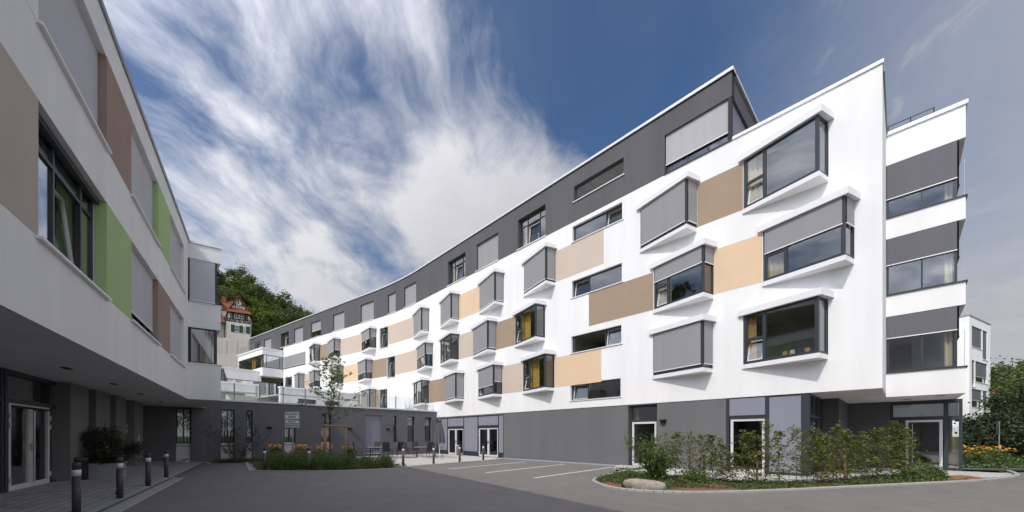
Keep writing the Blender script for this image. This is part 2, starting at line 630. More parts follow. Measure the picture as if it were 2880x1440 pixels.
def wall(name, M, s0, s1, z0, z1, holes, thick, m, parent, step=1.0, o0=0.0):
    """a wall with real openings and reveals"""
    S = {s0, s1}
    Z = {z0, z1}
    hs = []
    for h in holes:
        a, b, c, d = max(h[0], s0), min(h[1], s1), max(h[2], z0), min(h[3], z1)
        if b-a < 0.01 or d-c < 0.01:
            continue
        hs.append((a, b, c, d))
        S |= {a, b}
        Z |= {c, d}
    if step:
        k = s0
        while k < s1:
            S.add(round(k, 3))
            k += step
    S = sorted(S)
    Z = sorted(Z)
    S = [s for i, s in enumerate(S) if i == 0 or s-S[i-1] > 1e-4]
    mb = MB()
    idx = {}

    def vid(s, z, o):
        k = (s, z, o)
        if k not in idx:
            idx[k] = len(mb.v)
            mb.v.append(M(s, o, z))
        return idx[k]

    def solid(i, j):
        if i < 0 or j < 0 or i >= len(S)-1 or j >= len(Z)-1:
            return False
        cs, cz = (S[i]+S[i+1])/2, (Z[j]+Z[j+1])/2
        return not any(a < cs < b and c < cz < d for a, b, c, d in hs)
    o1 = o0-thick
    for i in range(len(S)-1):
        for j in range(len(Z)-1):
            if not solid(i, j):
                continue
            a, b, c, d = S[i], S[i+1], Z[j], Z[j+1]
            mb.f.append((vid(a, c, o0), vid(b, c, o0), vid(b, d, o0), vid(a, d, o0)))
            mb.f.append((vid(a, c, o1), vid(a, d, o1), vid(b, d, o1), vid(b, c, o1)))
            if not solid(i-1, j):
                mb.f.append((vid(a, c, o0), vid(a, d, o0), vid(a, d, o1), vid(a, c, o1)))
            if not solid(i+1, j):
                mb.f.append((vid(b, c, o0), vid(b, c, o1), vid(b, d, o1), vid(b, d, o0)))
            if not solid(i, j-1):
                mb.f.append((vid(a, c, o0), vid(a, c, o1), vid(b, c, o1), vid(b, c, o0)))
            if not solid(i, j+1):
                mb.f.append((vid(a, d, o0), vid(b, d, o0), vid(b, d, o1), vid(a, d, o1)))
    return mb.build(name, m, parent)


def ring(mb, M, a0, a1, c0, c1, w, o0, o1, wb=None):
    """rectangular frame of four bars"""
    wb = wb or w
    mb.box(M, a0, a1, o0, o1, c0, c0+wb)
    mb.box(M, a0, a1, o0, o1, c1-w, c1)
    mb.box(M, a0, a0+w, o0, o1, c0+wb, c1-w)
    mb.box(M, a1-w, a1, o0, o1, c0+wb, c1-w)


def tilt(M, c0, c1, t):
    return lambda a, o, c: M(a, o-t*(c-c0)/(c1-c0), c)


def casement(M, a0, a1, c0, c1, o, parent, t=0.16, m='alu'):
    Mt = tilt(M, c0, c1, t)
    mb = MB()
    ring(mb, Mt, a0, a1, c0, c1, 0.055, o-0.05, o)
    k = mb.build('casement', m, parent)
    MB().box(Mt, a0+0.05, a1-0.05, o-0.03, o-0.022, c0+0.05, c1-0.05).build('pane', 'glass', parent)
    return k


def room(M, a0, a1, c0, c1, o0, depth, parent, m='roomwall', skip=''):
    o1 = o0-depth
    mb = MB()
    mb.quad(M(a0, o1, c0), M(a1, o1, c0), M(a1, o1, c1), M(a0, o1, c1))
    if skip != 'a0':
        mb.quad(M(a0, o0, c0), M(a0, o1, c0), M(a0, o1, c1), M(a0, o0, c1))
    if skip != 'a1':
        mb.quad(M(a1, o0, c0), M(a1, o1, c0), M(a1, o1, c1), M(a1, o0, c1))
    mb.quad(M(a0, o0, c0), M(a1, o0, c0), M(a1, o1, c0), M(a0, o1, c0))
    mb.quad(M(a0, o0, c1), M(a1, o0, c1), M(a1, o1, c1), M(a0, o1, c1))
    return mb.build('room', m, parent, fix=False)


def curtain(M, a0, a1, c0, c1, o, parent, m='curtain'):
    n = max(8, int(abs(a1-a0)/0.03))
    mb = MB()
    for k in range(n+1):
        a = a0+(a1-a0)*k/n
        d = 0.035*math.sin(k*1.05)+0.012*math.sin(k*2.7)
        mb.v += [M(a, o+d, c0), M(a, o+d, c1)]
    mb.f = [(2*k, 2*k+2, 2*k+3, 2*k+1) for k in range(n)]
    return mb.build('curtain', m, parent, smooth=True, fix=False)


def blind(M, a0, a1, c0, c1, o, parent, m='blind', rail='trim'):
    b = MB().box(M, a0, a1, o-0.006, o, c0+0.03, c1).build('blind', m, parent)
    MB().box(M, a0-0.01, a1+0.01, o-0.022, o+0.012, c0, c0+0.035).build('blind_rail', rail, parent)
    return b


def window(parent, M, a0, a1, c0, c1, rec=0.16, mull=(), trans=(), sill=0.0, bl=None, bm='blind', rm=True,
           tiltcol=None, cur=None, fw=0.055, name='window', sm='trim', glass='glass', brec=None, curm='curtain', deep=3.0, rmm='roomwall'):
    """frame with panes; bl = fraction covered by an outside blind"""
    mb = MB()
    o1, o0 = -rec, -rec-0.07
    ring(mb, M, a0, a1, c0, c1, fw, o0, o1)
    for s in mull:
        mb.box(M, s-fw/2, s+fw/2, o0, o1, c0+fw, c1-fw)
    cols = [a0+fw]+[v for s in sorted(mull) for v in (s-fw/2, s+fw/2)]+[a1-fw]
    for k in range(0, len(cols), 2):
        for z in trans:
            mb.box(M, cols[k], cols[k+1], o0, o1-0.002, z-fw/2, z+fw/2)
    w = mb.build(name, 'frame', parent)
    for k in range(0, len(cols), 2):
        zz = [c0+fw]+[v for z in sorted(trans) for v in (z-fw/2, z+fw/2)]+[c1-fw]
        for j in range(0, len(zz), 2):
            if tiltcol is not None and k//2 == tiltcol and j == 0:
                casement(M, cols[k]-0.01, cols[k+1]+0.01, zz[j]-0.01, zz[j+1]+0.01, o0+0.02, w)
                continue
            MB().box(M, cols[k]-0.005, cols[k+1]+0.005, o0+0.03, o0+0.038, zz[j]-0.005, zz[j+1]+0.005).build('pane', glass, w)
    if sill:
        MB().strip(M, a0-0.08, a1+0.08, -rec+0.004, sill, c0-0.045, c0-0.003).build('sill', sm, w)
    if bl:
        blind(M, a0+0.012, a1-0.012, c1-(c1-c0)*bl, c1, (-brec if brec is not None else -rec+0.05), w, bm)
    if rm:
        room(M, a0-0.3, a1+0.3, c0-0.25, c1+0.2, -rec-0.16, deep, w, rmm)
    if cur:
        for a, b in cur:
            curtain(M, a, b, c0, c1, -rec-0.3, w, curm)
    return w

# ------------------------------------------------------------------ ground and paving
def sheet(name, poly, z, m):
    mb = MB()
    mb.quad(*[(x, y, z) for x, y in poly])
    return struct(mb.build(name, m))


sheet('ground', [(-900, -900), (900, -900), (900, 900), (-900, 900)], -0.06, 'grass')
sheet('road', [(-30, -30), (40, -30), (46, 6), (46, 15.6), (30, 17.2), (19.4, 15.2), (16.2, 20), (0, 36), (-12, 48), (-30, 30)], 0.0, 'asphalt')


def inside(p, poly):
    x, y = p
    c = False
    for i in range(len(poly)):
        x0, y0 = poly[i]
        x1, y1 = poly[i-1]
        if (y0 > y) != (y1 > y) and x < (x1-x0)*(y-y0)/(y1-y0)+x0:
            c = not c
    return c


def slabs(name, piece, M, a0, a1, b0, b1, la, lb, h, zf, mats, keep, limit, base, zmap=None, bond=True, seed=1):
    """laid slabs: the `limit` nearest the viewer are objects of their own, the rest one joined part"""
    rng = random.Random(seed)
    g = 0.006
    shared = []
    for m in mats:
        mb = MB()
        hx, hy = la/2-g, lb/2-g
        e = 0.006
        mb.v = [(-hx, -hy, 0), (hx, -hy, 0), (hx, hy, 0), (-hx, hy, 0), (-hx, -hy, h-e), (hx, -hy, h-e), (hx, hy, h-e), (-hx, hy, h-e),
                (-hx+e, -hy+e, h), (hx-e, -hy+e, h), (hx-e, hy-e, h), (-hx+e, hy-e, h)]
        mb.f = [(0, 1, 5, 4), (1, 2, 6, 5), (2, 3, 7, 6), (3, 0, 4, 7), (4, 5, 9, 8), (5, 6, 10, 9), (6, 7, 11, 10), (7, 4, 8, 11), (8, 9, 10, 11)]
        shared.append(mb.mesh(piece, m, fix=False))
    pos = []
    r = 0
    b = b0+lb/2
    while b < b1:
        a = a0+la/2+((la/2) if (bond and r % 2) else 0)
        while a < a1:
            p = M(a, b, 0)
            if keep(p[0], p[1]):
                pos.append((math.hypot(p[0], p[1]), a, b))
            a += la
        b += lb
        r += 1
    pos.sort()
    p0, p1 = M(a0, b0, 0), M(a0+1, b0, 0)
    ang = math.atan2(p1[1]-p0[1], p1[0]-p0[0])
    joined = MB()
    for k, (d, a, b) in enumerate(pos):
        p = M(a, b, 0)
        z = zf(a, b)+rng.uniform(-0.002, 0.002)
        if k < limit:
            link(piece, shared[rng.randrange(len(shared))], base, (p[0], p[1], z), ang)
        else:
            hx, hy = la/2-g, lb/2-g
            joined.box(lambda x, y, c: (M(a+x, b+y, 0)[0], M(a+x, b+y, 0)[1], z+c), -hx, hx, -hy, hy, 0, h)
    if joined.v:
        o = joined.build(piece+'_field', mats[0], base)
        o['kind'] = 'stuff'
    return len(pos)


# entrance forecourt under the left wing: rises gently to the doors
def fz(a, b):
    return 0.012+0.15*min(1, max(0, -b/2.3))


mb = MB()
mb.quad(LP(-8.2, 0.12, 0.006), LP(15, 0.12, 0.006), LP(15, -2.5, 0.16), LP(-8.2, -2.5, 0.16))
forecourt = struct(mb.build('forecourt_paving', 'joint'))
slabs('forecourt', 'paving_block', LP, -8.0, 12.0, -2.45, 0.0, 0.30, 0.20, 0.012, fz, ('paving', 'paving2'),
      lambda x, y: y > 2.0 and x/y > -1.42, 300, forecourt, seed=3)


def kerb(name, pts, w, h, m='kerb', seg=0.8, z=0.0, parent=None):
    base = struct(link(name, None))
    L = []
    for i in range(len(pts)-1):
        (x0, y0), (x1, y1) = pts[i], pts[i+1]
        d = math.hypot(x1-x0, y1-y0)
        n = max(1, round(d/seg))
        for k in range(n):
            L.append(((x0+(x1-x0)*k/n, y0+(y1-y0)*k/n), (x0+(x1-x0)*(k+1)/n, y0+(y1-y0)*(k+1)/n)))
    for p, q in L:
        d = math.hypot(q[0]-p[0], q[1]-p[1])
        e = ((q[0]-p[0])/d, (q[1]-p[1])/d)
        n = (-e[1], e[0])
        g = 0.004

        def M(a, b, c):
            return (p[0]+e[0]*a+n[0]*b, p[1]+e[1]*a+n[1]*b, c)
        mb = MB()
        t = 0.012
        mb.v = [M(g, -w/2, z-0.05), M(d-g, -w/2, z-0.05), M(d-g, w/2, z-0.05), M(g, w/2, z-0.05),
                M(g, -w/2, z+h-t), M(d-g, -w/2, z+h-t), M(d-g, w/2, z+h-t), M(g, w/2, z+h-t),
                M(g, -w/2+t, z+h), M(d-g, -w/2+t, z+h), M(d-g, w/2-t, z+h), M(g, w/2-t, z+h)]
        mb.f = [(0, 1, 5, 4), (1, 2, 6, 5), (2, 3, 7, 6), (3, 0, 4, 7), (4, 5, 9, 8), (5, 6, 10, 9), (6, 7, 11, 10), (7, 4, 8, 11), (8, 9, 10, 11)]
        mb.build('kerb_stone', m, base, fix=False)
    return base


def smoothpts(P, n=6):
    out = []
    for i in range(len(P)-1):
        p0, p1, p2, p3 = P[max(i-1, 0)], P[i], P[i+1], P[min(i+2, len(P)-1)]
        for k in range(n):
            t = k/n
            out.append(tuple(0.5*((2*p1[j])+(-p0[j]+p2[j])*t+(2*p0[j]-5*p1[j]+4*p2[j]-p3[j])*t*t+(-p0[j]+3*p1[j]-3*p2[j]+p3[j])*t**3) for j in (0, 1)))
    out.append(P[-1])
    return out


kerb('forecourt_kerb', [LP(13.5, 0.18, 0)[:2], LP(3.6, 0.18, 0)[:2]], 0.30, 0.022, 'kerb', 0.6)
kerb('forecourt_kerb', [LP(3.5, 0.10, 0)[:2], LP(2.0, -2.1, 0)[:2]], 0.16, 0.03, 'kerb', 0.6)

# sun terrace in the angle between annex and main building
PATIO = [(-5.25, 18.5), (-4.22, 20.12), (-1.38, 23.67), (-0.75, 25.35), FP(27.4, 0.1, 0)[:2], AP(8.0, 0.1, 0)[:2], (-9.7, 24.3), (-8.2, 21.9), (-6.4, 19.0)]
patio = sheet('terrace_paving', PATIO, 0.008, 'patiojoint')
slabs('terrace', 'paving_slab', AP, 0.1, 14, 0.1, 16, 0.5, 0.5, 0.014, lambda a, b: 0.010, ('patio',),
      lambda x, y: inside((x, y), PATIO), 300, patio, seed=4)
kerb('terrace_kerb', [(-5.25, 18.5), (-4.22, 20.12), (-1.38, 23.67)], 0.12, 0.03, 'kerb', 1.0)

# paving in front of the ground floor behind the hedge and round the far entrance
RP = [FP(9.6, 0.05, 0)[:2], FP(9.6, 0.9, 0)[:2], FP(8.6, 2.4, 0)[:2], FP(6.5, 3.3, 0)[:2], (7.6, 12.3), (9.0, 12.1), (11.2, 12.9), (14.2, 14.1), (16.3, 13.1),
      (19.5, 14.4), (21.2, 16.2), FP(-3.6, -7.4, 0)[:2], FP(1.9, -7.4, 0)[:2], FP(1.9, 0.05, 0)[:2]]
pathp = sheet('entrance_paving', RP, 0.008, 'patiojoint')
slabs('entrance', 'paving_slab', FP, -4.0, 9.6, -7.5, 4.2, 0.5, 0.5, 0.014, lambda a, b: 0.010, ('patio',),
      lambda x, y: inside((x, y), RP), 300, pathp, seed=5)
# gutter strip at the foot of the blank grey wall
g = MB().strip(FP, 9.6, 18.8, 0.02, 0.75, -0.02, 0.012).build('gutter_strip', 'gutter')
struct(g)

# parking bay lines
for p, q in (((-2.95, 17.3), (0.78, 22.05)), ((-1.1, 15.5), (2.84, 20.22)), ((0.81, 13.59), (4.9, 18.23))):
    d = math.hypot(q[0]-p[0], q[1]-p[1])
    e = ((q[0]-p[0])/d, (q[1]-p[1])/d)
    mb = MB()
    rr = random.Random(int(p[0]*100))
    n = 24
    for k in range(n+1):
        a = d*k/n
        w0, w1 = 0.06+rr.uniform(-0.004, 0.004), 0.06+rr.uniform(-0.004, 0.004)
        mb.v += [(p[0]+e[0]*a-e[1]*w0, p[1]+e[1]*a+e[0]*w0, 0.004), (p[0]+e[0]*a+e[1]*w1, p[1]+e[1]*a-e[0]*w1, 0.004)]
    mb.f = [(2*k, 2*k+1, 2*k+3, 2*k+2) for k in range(n)]
    struct(mb.build('parking_line', 'paint'))

# planting beds
BED1 = [AP(15.4, 0.05, 0)[:2], AP(15.4, 1.25, 0)[:2], AP(13.0, 1.9, 0)[:2], (-14.6, 21.2), AP(10.5, 0.05, 0)[:2]]
BED2 = [AP(12.6, 0.05, 0)[:2], (-15.0, 21.2), (-11.2, 16.15), (-8.93, 16.05), (-6.91, 16.42), (-4.98, 17.85), (-5.3, 18.45), (-6.4, 19.0), (-8.2, 21.9), (-9.7, 24.3), AP(8.0, 0.05, 0)[:2]]
BED3 = [(6.2, 17.2), (3.93, 14.79), (2.95, 12.98), (2.84, 11.85), (3.2, 10.72), (4.15, 10.2), (5.45, 10.12), (7.63, 10.52), (9.92, 11.14), (13.19, 12.02),
        (15.6, 12.7), (14.2, 14.1), (11.2, 12.9), (9.0, 12.1), (7.6, 12.3), FP(6.5, 3.3, 0)[:2], FP(8.6, 2.4, 0)[:2]]
sheet('bed_soil', BED1, 0.012, 'soil')
sheet('bed_soil', BED2, 0.016, 'soil')
sheet('bed_soil', BED3, 0.014, 'soil')
kerb('bed_kerb', [(-15.1, 21.25), (-11.25, 16.1)], 0.28, 0.05, 'kerb', 0.8)
kerb('bed_kerb', smoothpts([(-11.15, 16.05), (-8.93, 15.98), (-6.91, 16.36), (-4.93, 17.8)], 5), 0.10, 0.05, 'kerb', 0.5)
kerb('bed_kerb', [AP(15.55, 0.1, 0)[:2], AP(15.55, 1.3, 0)[:2]], 0.22, 0.04, 'kerb', 0.6)
kerb('bed_kerb', smoothpts([(6.05, 17.6), (3.93, 14.79), (2.89, 12.98), (2.74, 11.75), (3.1, 10.62), (4.1, 10.08), (5.45, 10.0), (7.63, 10.4), (9.92, 11.02), (13.19, 11.9), (16.13, 12.75), (19.3, 14.2), (21.4, 16.0)], 5), 0.14, 0.06, 'kerb', 0.5)
sheet('verge', [(20.4, 17.0), (21.5, 16.3), (30, 17.6), (46, 15.9), (80, 40), (40, 60), (23, 30), (19.3, 21.5)], 0.014, 'grass')
sheet('gravel_bed', [(19.6, 17.5), (20.6, 16.9), (24.5, 17.3), (23.5, 19.5), (19.6, 20)], 0.019, 'gravel')

# ------------------------------------------------------------------ main building
ROWZ = {1: 10.74, 2: 7.53, 3: 4.315}
MAIN = thing('care_building', 'long curved white building with triangular bay windows and dark grey top storey', 'building', (12.41, 12.45, 0))
MAIN_INV = Matrix.Translation((-12.41, -12.45, 0))


def world_parent(children_of):
    for o in children_of.children:
        o.matrix_parent_inverse = MAIN_INV if children_of is MAIN else o.matrix_parent_inverse


# bay windows: (row, s of the right-hand edge, blind fraction front, side, curtain)
BAYS = [(1, 1.38, 0, 0, 'pale'), (1, 5.92, .93, .93, None), (1, 14.15, .95, .95, None), (1, 18.85, .97, .97, None), (1, 24.18, .97, .97, None), (1, 28.79, .96, .97, None),
        (1, 38.25, .52, .42, None), (1, 45.34, .72, .66, None), (1, 49.99, 0, 0, None),
        (2, 0.69, .47, .46, 'pale'), (2, 5.22, .36, .36, 'pale'), (2, 14.99, 0, 0, 'gold'), (2, 19.63, .95, .95, None), (2, 24.22, 0, 0, None), (2, 28.16, .52, .47, None),
        (2, 38.97, .68, .66, None), (2, 44.68, .60, .50, None), (2, 49.99, .70, .62, None), (2, 54.08, .97, .97, None),
        (3, 1.39, 0, 0, 'win'), (3, 5.26, .93, .93, None), (3, 14.23, 0, 0, 'gold'), (3, 19.0, .70, .58, None), (3, 23.55, .96, .96, None), (3, 28.80, 0, 0, None), (3, 38.32, .97, .97, None)]
BW = 2.70
strips = [(1, 9.64, 12.86, 12.87, 13.79), (2, 9.66, 12.90, 9.62, 10.61), (3, 9.69, 12.94, 6.39, 7.37), (4, 9.73, 13.0, 3.61, 4.575)]
narrow = [(36.15, 37.65, 10.75, 12.87), (34.87, 36.30, 7.52, 9.64), (36.27, 37.73, 4.25, 6.42)]
cornerglz = (53.78, 60.0, 10.90, 12.62)

holes = [(s, s+BW, ROWZ[r]+0.17, ROWZ[r]+2.19) for r, s, *_ in BAYS]
holes += [(a, b, c, d) for _, a, b, c, d in strips]+list(narrow)+[cornerglz, (54.0, 56.0, 4.0, 6.4), (57.6, 59.7, 7.6, 9.7)]
wall('wall', FP, 0.0, 60.2, 3.15, 14.03, holes, 0.30, 'white', MAIN, 1.0)
# colour fields between the bays
for r, a, b, m in [(1, 4.10, 5.90, 'brown'), (2, 3.41, 5.20, 'peach'), (1, 10.75, 14.13, 'beige'), (2, 7.95, 11.71, 'brown'), (3, 10.91, 14.21, 'peach'),
                   (2, 17.71, 19.61, 'brown'), (1, 21.57, 24.16, 'peach'), (2, 22.35, 24.20, 'beige'), (3, 16.95, 18.98, 'beige'), (3, 26.27, 28.78, 'brown'),
                   (1, 31.51, 36.12, 'beige'), (2, 30.88, 34.84, 'beige'), (2, 36.33, 38.95, 'brown'), (1, 40.97, 45.32, 'beige'), (1, 48.06, 49.97, 'brown'),
                   (2, 41.69, 44.66, 'peach'), (2, 52.71, 54.06, 'beige'), (3, 37.75, 38.30, 'brown'), (3, 41.05, 44.0, 'beige')]:
    z0, z1 = ROWZ[r]+0.19, ROWZ[r]+2.13
    if r == 1 and a == 10.75:
        z1 = 12.80
    elif r == 2 and a == 7.95:
        z1 = 9.555
    elif r == 3 and a == 10.91:
        z1 = 6.32
    MB().strip(FP, a, b, -0.02, 0.005, z0, z1, 0.5).build('colour_field', m, MAIN)

TIP = (0.20, 0.64)
LFT = (2.66, 0.015)
RGT = (0.02, 0.015)


def bay(r, s, fb, sb, cur, k):
    zb = ROWZ[r]

    def M(a, o, z):
        return FP(s+a, o, z+zb)
    F, fl = subm(M, LFT, TIP)
    S, slen = subm(M, TIP, RGT)
    z0, z1 = 0.175, 2.185
    fr = MB()
    fr.prism(M, [(TIP[0]-0.01, TIP[1]+0.015), (TIP[0]+0.10, TIP[1]-0.012), (TIP[0]+0.085, TIP[1]-0.085), (TIP[0]-0.03, TIP[1]-0.075)], z0, z1)
    cas = 0.70
    fr.box(F, 0.0, fl-0.1, -0.07, 0, z0, z0+0.11)
    fr.box(F, 0.0, fl-0.1, -0.07, 0, z1-0.07, z1)
    fr.box(F, 0.0, 0.10, -0.07, 0, z0+0.11, z1-0.07)
    fr.box(F, cas, cas+0.12, -0.07, 0, z0+0.11, z1-0.07)
    fr.box(F, 0.10, cas, -0.07, -0.002, 1.12, 1.22)
    fr.box(S, 0.08, slen, -0.07, 0, z0, z0+0.09)
    fr.box(S, 0.08, slen, -0.07, 0, z1-0.07, z1)
    fr.box(S, slen-0.05, slen, -0.07, 0, z0+0.09, z1-0.07)
    bw = fr.build('bay_window', 'frame', MAIN)
    MB().prism(M, [(-0.17, -0.01), (0.10, 0.79), (2.87, 0.11), (2.87, -0.01)], 2.19, 2.43).build('hood', 'trim', bw)
    MB().prism(M, [(0.0, -0.01), (0.175, 0.69), (2.72, 0.05), (2.72, -0.01)], 0.0, 0.17).build('sill', 'trim', bw)
    # fixed light, upper casement light, side light
    MB().box(F, cas+0.11, fl-0.09, -0.042, -0.034, z0+0.1, z1-0.06).build('pane', 'glass', bw)
    MB().box(F, 0.09, cas+0.01, -0.042, -0.034, 1.21, z1-0.06).build('pane', 'glass', bw)
    MB().box(S, 0.07, slen-0.04, -0.042, -0.034, z0+0.08, z1-0.06).build('pane', 'glass', bw)
    if k % 3 == 1 or cur == 'win' or fb == 0:
        casement(F, 0.10, cas, z0+0.11, 1.12, -0.03, bw, 0.17)
    else:
        MB().box(F, 0.09, cas+0.01, -0.042, -0.034, z0+0.1, 1.13).build('pane', 'glass', bw)
    if fb:
        blind(F, 0.03, fl-0.06, z1-(z1-z0)*fb, z1, 0.035, bw)
        blind(S, 0.08, slen-0.03, z1-(z1-z0)*sb, z1, 0.035, bw)
    if fb < 0.9:
        room(M, -0.25, 2.95, -0.65, 2.5, -0.31, 3.2, bw)
        if cur in ('gold', 'win'):
            curtain(M, *((2.25, 2.6) if cur == 'win' else (1.35, 2.2)), z0, z1, -0.12, bw, 'wood' if cur == 'win' else 'curtain')
        if cur == 'pale':
            curtain(M, 1.9, 2.6, z0, z1, -0.14, bw, 'curtainpale')
        if cur is None:
            curtain(M, 2.2, 2.6, z0, z1, -0.14, bw, 'wood')
        if cur == 'win':
            rr = random.Random(k)
            for q in range(4):
                a = 1.35+q*0.24
                MB().box(F, a, a+0.16, -0.16, -0.145, z0+0.11, z0+0.11+rr.uniform(0.13, 0.2)).build('picture_frame', ('wood', 'curtainpale', 'black', 'wood')[q], bw)
    return bw


for k, b_ in enumerate(BAYS):
    bay(*b_, k)

for k, (i, a, b, c, d) in enumerate(strips):
    mu = (a+1.03,) if i in (1, 3) else (b-1.13,)
    window(MAIN, FP, a, b, c, d, 0.14, mu, (), 0.05, tiltcol=(0 if i in (1, 3) else 1), deep=3.5)
for k, (a, b, c, d) in enumerate(narrow):
    window(MAIN, FP, a, b, c, d, 0.15, ((a+b)/2,), (d-0.5,), 0.05, tiltcol=1, cur=[(a+0.1, a+0.4)], curm='wood')
window(MAIN, FP, *cornerglz, 0.05, (55.4, 57.4, 59.3), (), 0.0, bl=0.90, rm=False)
window(MAIN, FP, 54.0, 56.0, 4.0, 6.4, 0.15, (55.0,), (), 0.0)
window(MAIN, FP, 57.6, 59.7, 7.6, 9.7, 0.10, (58.6,), (), 0.0)

# ---- penthouse storey, dark render
PW = [(14.97, 17.43, 'open'), (19.44, 21.92, 'blind'), (23.33, 25.79, 'open2'), (31.08, 33.25, 'blind'), (34.78, 36.16, 'blind'), (38.73, 41.18, 'blind'),
      (44.5, 46.98, 'blind'), (49.84, 52.35, 'half'), (54.5, 57.02, 'blind'), (58.58, 61.05, 'open'), (64.23, 66.74, 'blind'), (67.93, 69.99, 'open')]
ph = [(a, b, 14.10, 16.10) for a, b, _ in PW]+[(9.56, 12.76, 15.20, 16.09), (4.4, 7.40, 14.06, 15.95)]
wall('penthouse_wall', FP, 4.5, 72.3, 14.036, 17.0, ph, 0.30, 'dark', MAIN, 1.0, o0=-0.012)
for a, b, t in PW:
    kw = dict(rec=0.22, sill=0.06)
    if t == 'blind':
        window(MAIN, FP, a, b, 14.1, 16.1, bl=0.985, bm='blindmid', rm=False, brec=0.15, **kw)
    elif t == 'half':
        window(MAIN, FP, a, b, 14.1, 16.1, mull=(a+0.8, b-0.6), bl=0.58, bm='blindmid', brec=0.15, cur=[(b-0.6, b-0.1)], **kw)
    else:
        w_ = window(MAIN, FP, a, b, 14.1, 16.1, mull=(a+0.62, b-0.72), trans=(15.55,), cur=[(b-0.62, b-0.12)], tiltcol=1, curm='curtainpale', **kw)
        mb = MB()
        for z in (14.35, 14.55):
            mb.tube(FP(a+0.62, -0.10, z), FP(b-0.72, -0.10, z), 0.014, n=6)
        mb.tube(FP(a+0.64, -0.10, 14.12), FP(a+0.64, -0.10, 14.57), 0.014, n=6).tube(FP(b-0.74, -0.10, 14.12), FP(b-0.74, -0.10, 14.57), 0.014, n=6)
        mb.build('guard_rail', 'steel', w_)
# open roof-level slot with metal ceiling
slot = MB().strip(FP, 9.50, 12.82, -0.2, 0.05, 15.155, 15.197).build('opening_sill', 'trim', MAIN)
room(FP, 9.2, 13.1, 14.6, 16.15, -0.315, 3.0, MAIN, 'white').name = 'loggia_lining'
lo = MB()
for q in range(4):
    lo.box(FP, 9.57+q*0.8, 9.57+q*0.8+0.78, -3.0, -0.33, 16.10, 16.13)
lo.build('ceiling_panel', 'alu', MAIN)
# corner window of the penthouse (front and side)
PS, _l = subm(FP, (4.5, -0.012), (4.5, -9.0))     # side wall, a runs inwards


def PSIDE(a, o, z):
    p = FP(4.5, -0.012-a, z)
    t = FP(4.4, -0.012-a, z)
    return (p[0]+(t[0]-p[0])*10*o, p[1]+(t[1]-p[1])*10*o, z)


wall('penthouse_wall', PSIDE, 0.302, 9.0, 14.036, 17.0, [(0.0, 4.2, 14.06, 15.95)], 0.30, 'dark', MAIN, None)
wall('penthouse_wall', PSIDE, 0.0, 0.30, 15.95, 17.0, [], 0.02, 'dark', MAIN, None)
cw = window(MAIN, FP, 4.62, 7.38, 14.07, 15.94, 0.16, (5.5, 6.4), (14.62,), 0.0, bl=0.76, bm='blindpale', cur=[(4.8, 5.5), (6.7, 7.3)], curm='curtainpale', brec=0.10, rm=False)
room(FP, 4.75, 7.7, 13.9, 16.1, -0.32, 4.0, cw, skip='a0')
MB().box(FP, 4.52, 4.66, -0.16, -0.02, 14.06, 15.95).build('corner_post', 'black', cw)
MB().strip(FP, 4.5, 7.42, -0.1, 0.05, 14.035, 14.075).build('sill', 'frame', cw)
cs = window(MAIN, PSIDE, 0.16, 4.18, 14.07, 15.94, 0.16, (2.1,), (), 0.0, bl=0.97, bm='blindblue', rm=False, brec=0.10)
MB().strip(FP, 4.44, 72.36, -0.4, 0.06, 17.0, 17.13, 0.8).build('coping', 'coping', MAIN)
MB().box(PSIDE, 0.30, 9.0, -0.4, 0.06, 17.0, 17.128).build('coping', 'coping', MAIN)
MB().strip(FP, 4.45, 72.3, -0.3, 0.008, 16.955, 16.998, 0.8).build('drip_edge', 'black', MAIN)

# ---- parapet of the white corner block, its side return and the roof
MB().strip(FP, -0.04, 4.48, -0.42, 0.05, 14.03, 14.15).build('coping', 'trim', MAIN)


def RET(a, o, z):                                 # corner return running back from the corner
    p = FP(0, -a, z)
    t = FP(-0.1, -a, z)
    return (p[0]+(t[0]-p[0])*10*o, p[1]+(t[1]-p[1])*10*o, z)


wall('wall', RET, 0.302, 4.3, 3.15, 14.03, [], 0.30, 'white', MAIN, None)
wall('wall', RET, 0.0, 0.30, 3.15, 14.03, [], 0.005, 'white', MAIN, None, o0=0.005)
MB().box(RET, 0.43, 4.3, -0.4, 0.05, 14.03, 14.148).build('coping', 'zinc', MAIN)
roof = MB()
roof.box(FP, 0.3, 4.5, -13.0, -0.31, 13.2, 13.3)
roof.box(FP, -2.0, 0.3, -13.0, -4.6, 13.2, 13.3)
roof.build('roof', 'gravel', MAIN)
roof = MB()
roof.strip(FP, 4.5, 72.3, -13.0, -0.31, 16.75, 16.9, 1.0)
roof.build('roof', 'gravel', MAIN)
back = MB()
back.strip(FP, -2.1, 72.3, -13.3, -13.0, 3.2, 16.9, 1.0)
back.build('rear_wall', 'white', MAIN)
MB().box(FP, 72.0, 72.3, -13.0, -0.32, 6.0, 16.99).build('end_wall', 'dark', MAIN)

# ---- projecting end tower with ribbon windows
TW = 2.1


def TF(a, o, z):                                  # a from the inner corner to the outer corner
    p = FP(-a, -4.3+o, z)
    return p


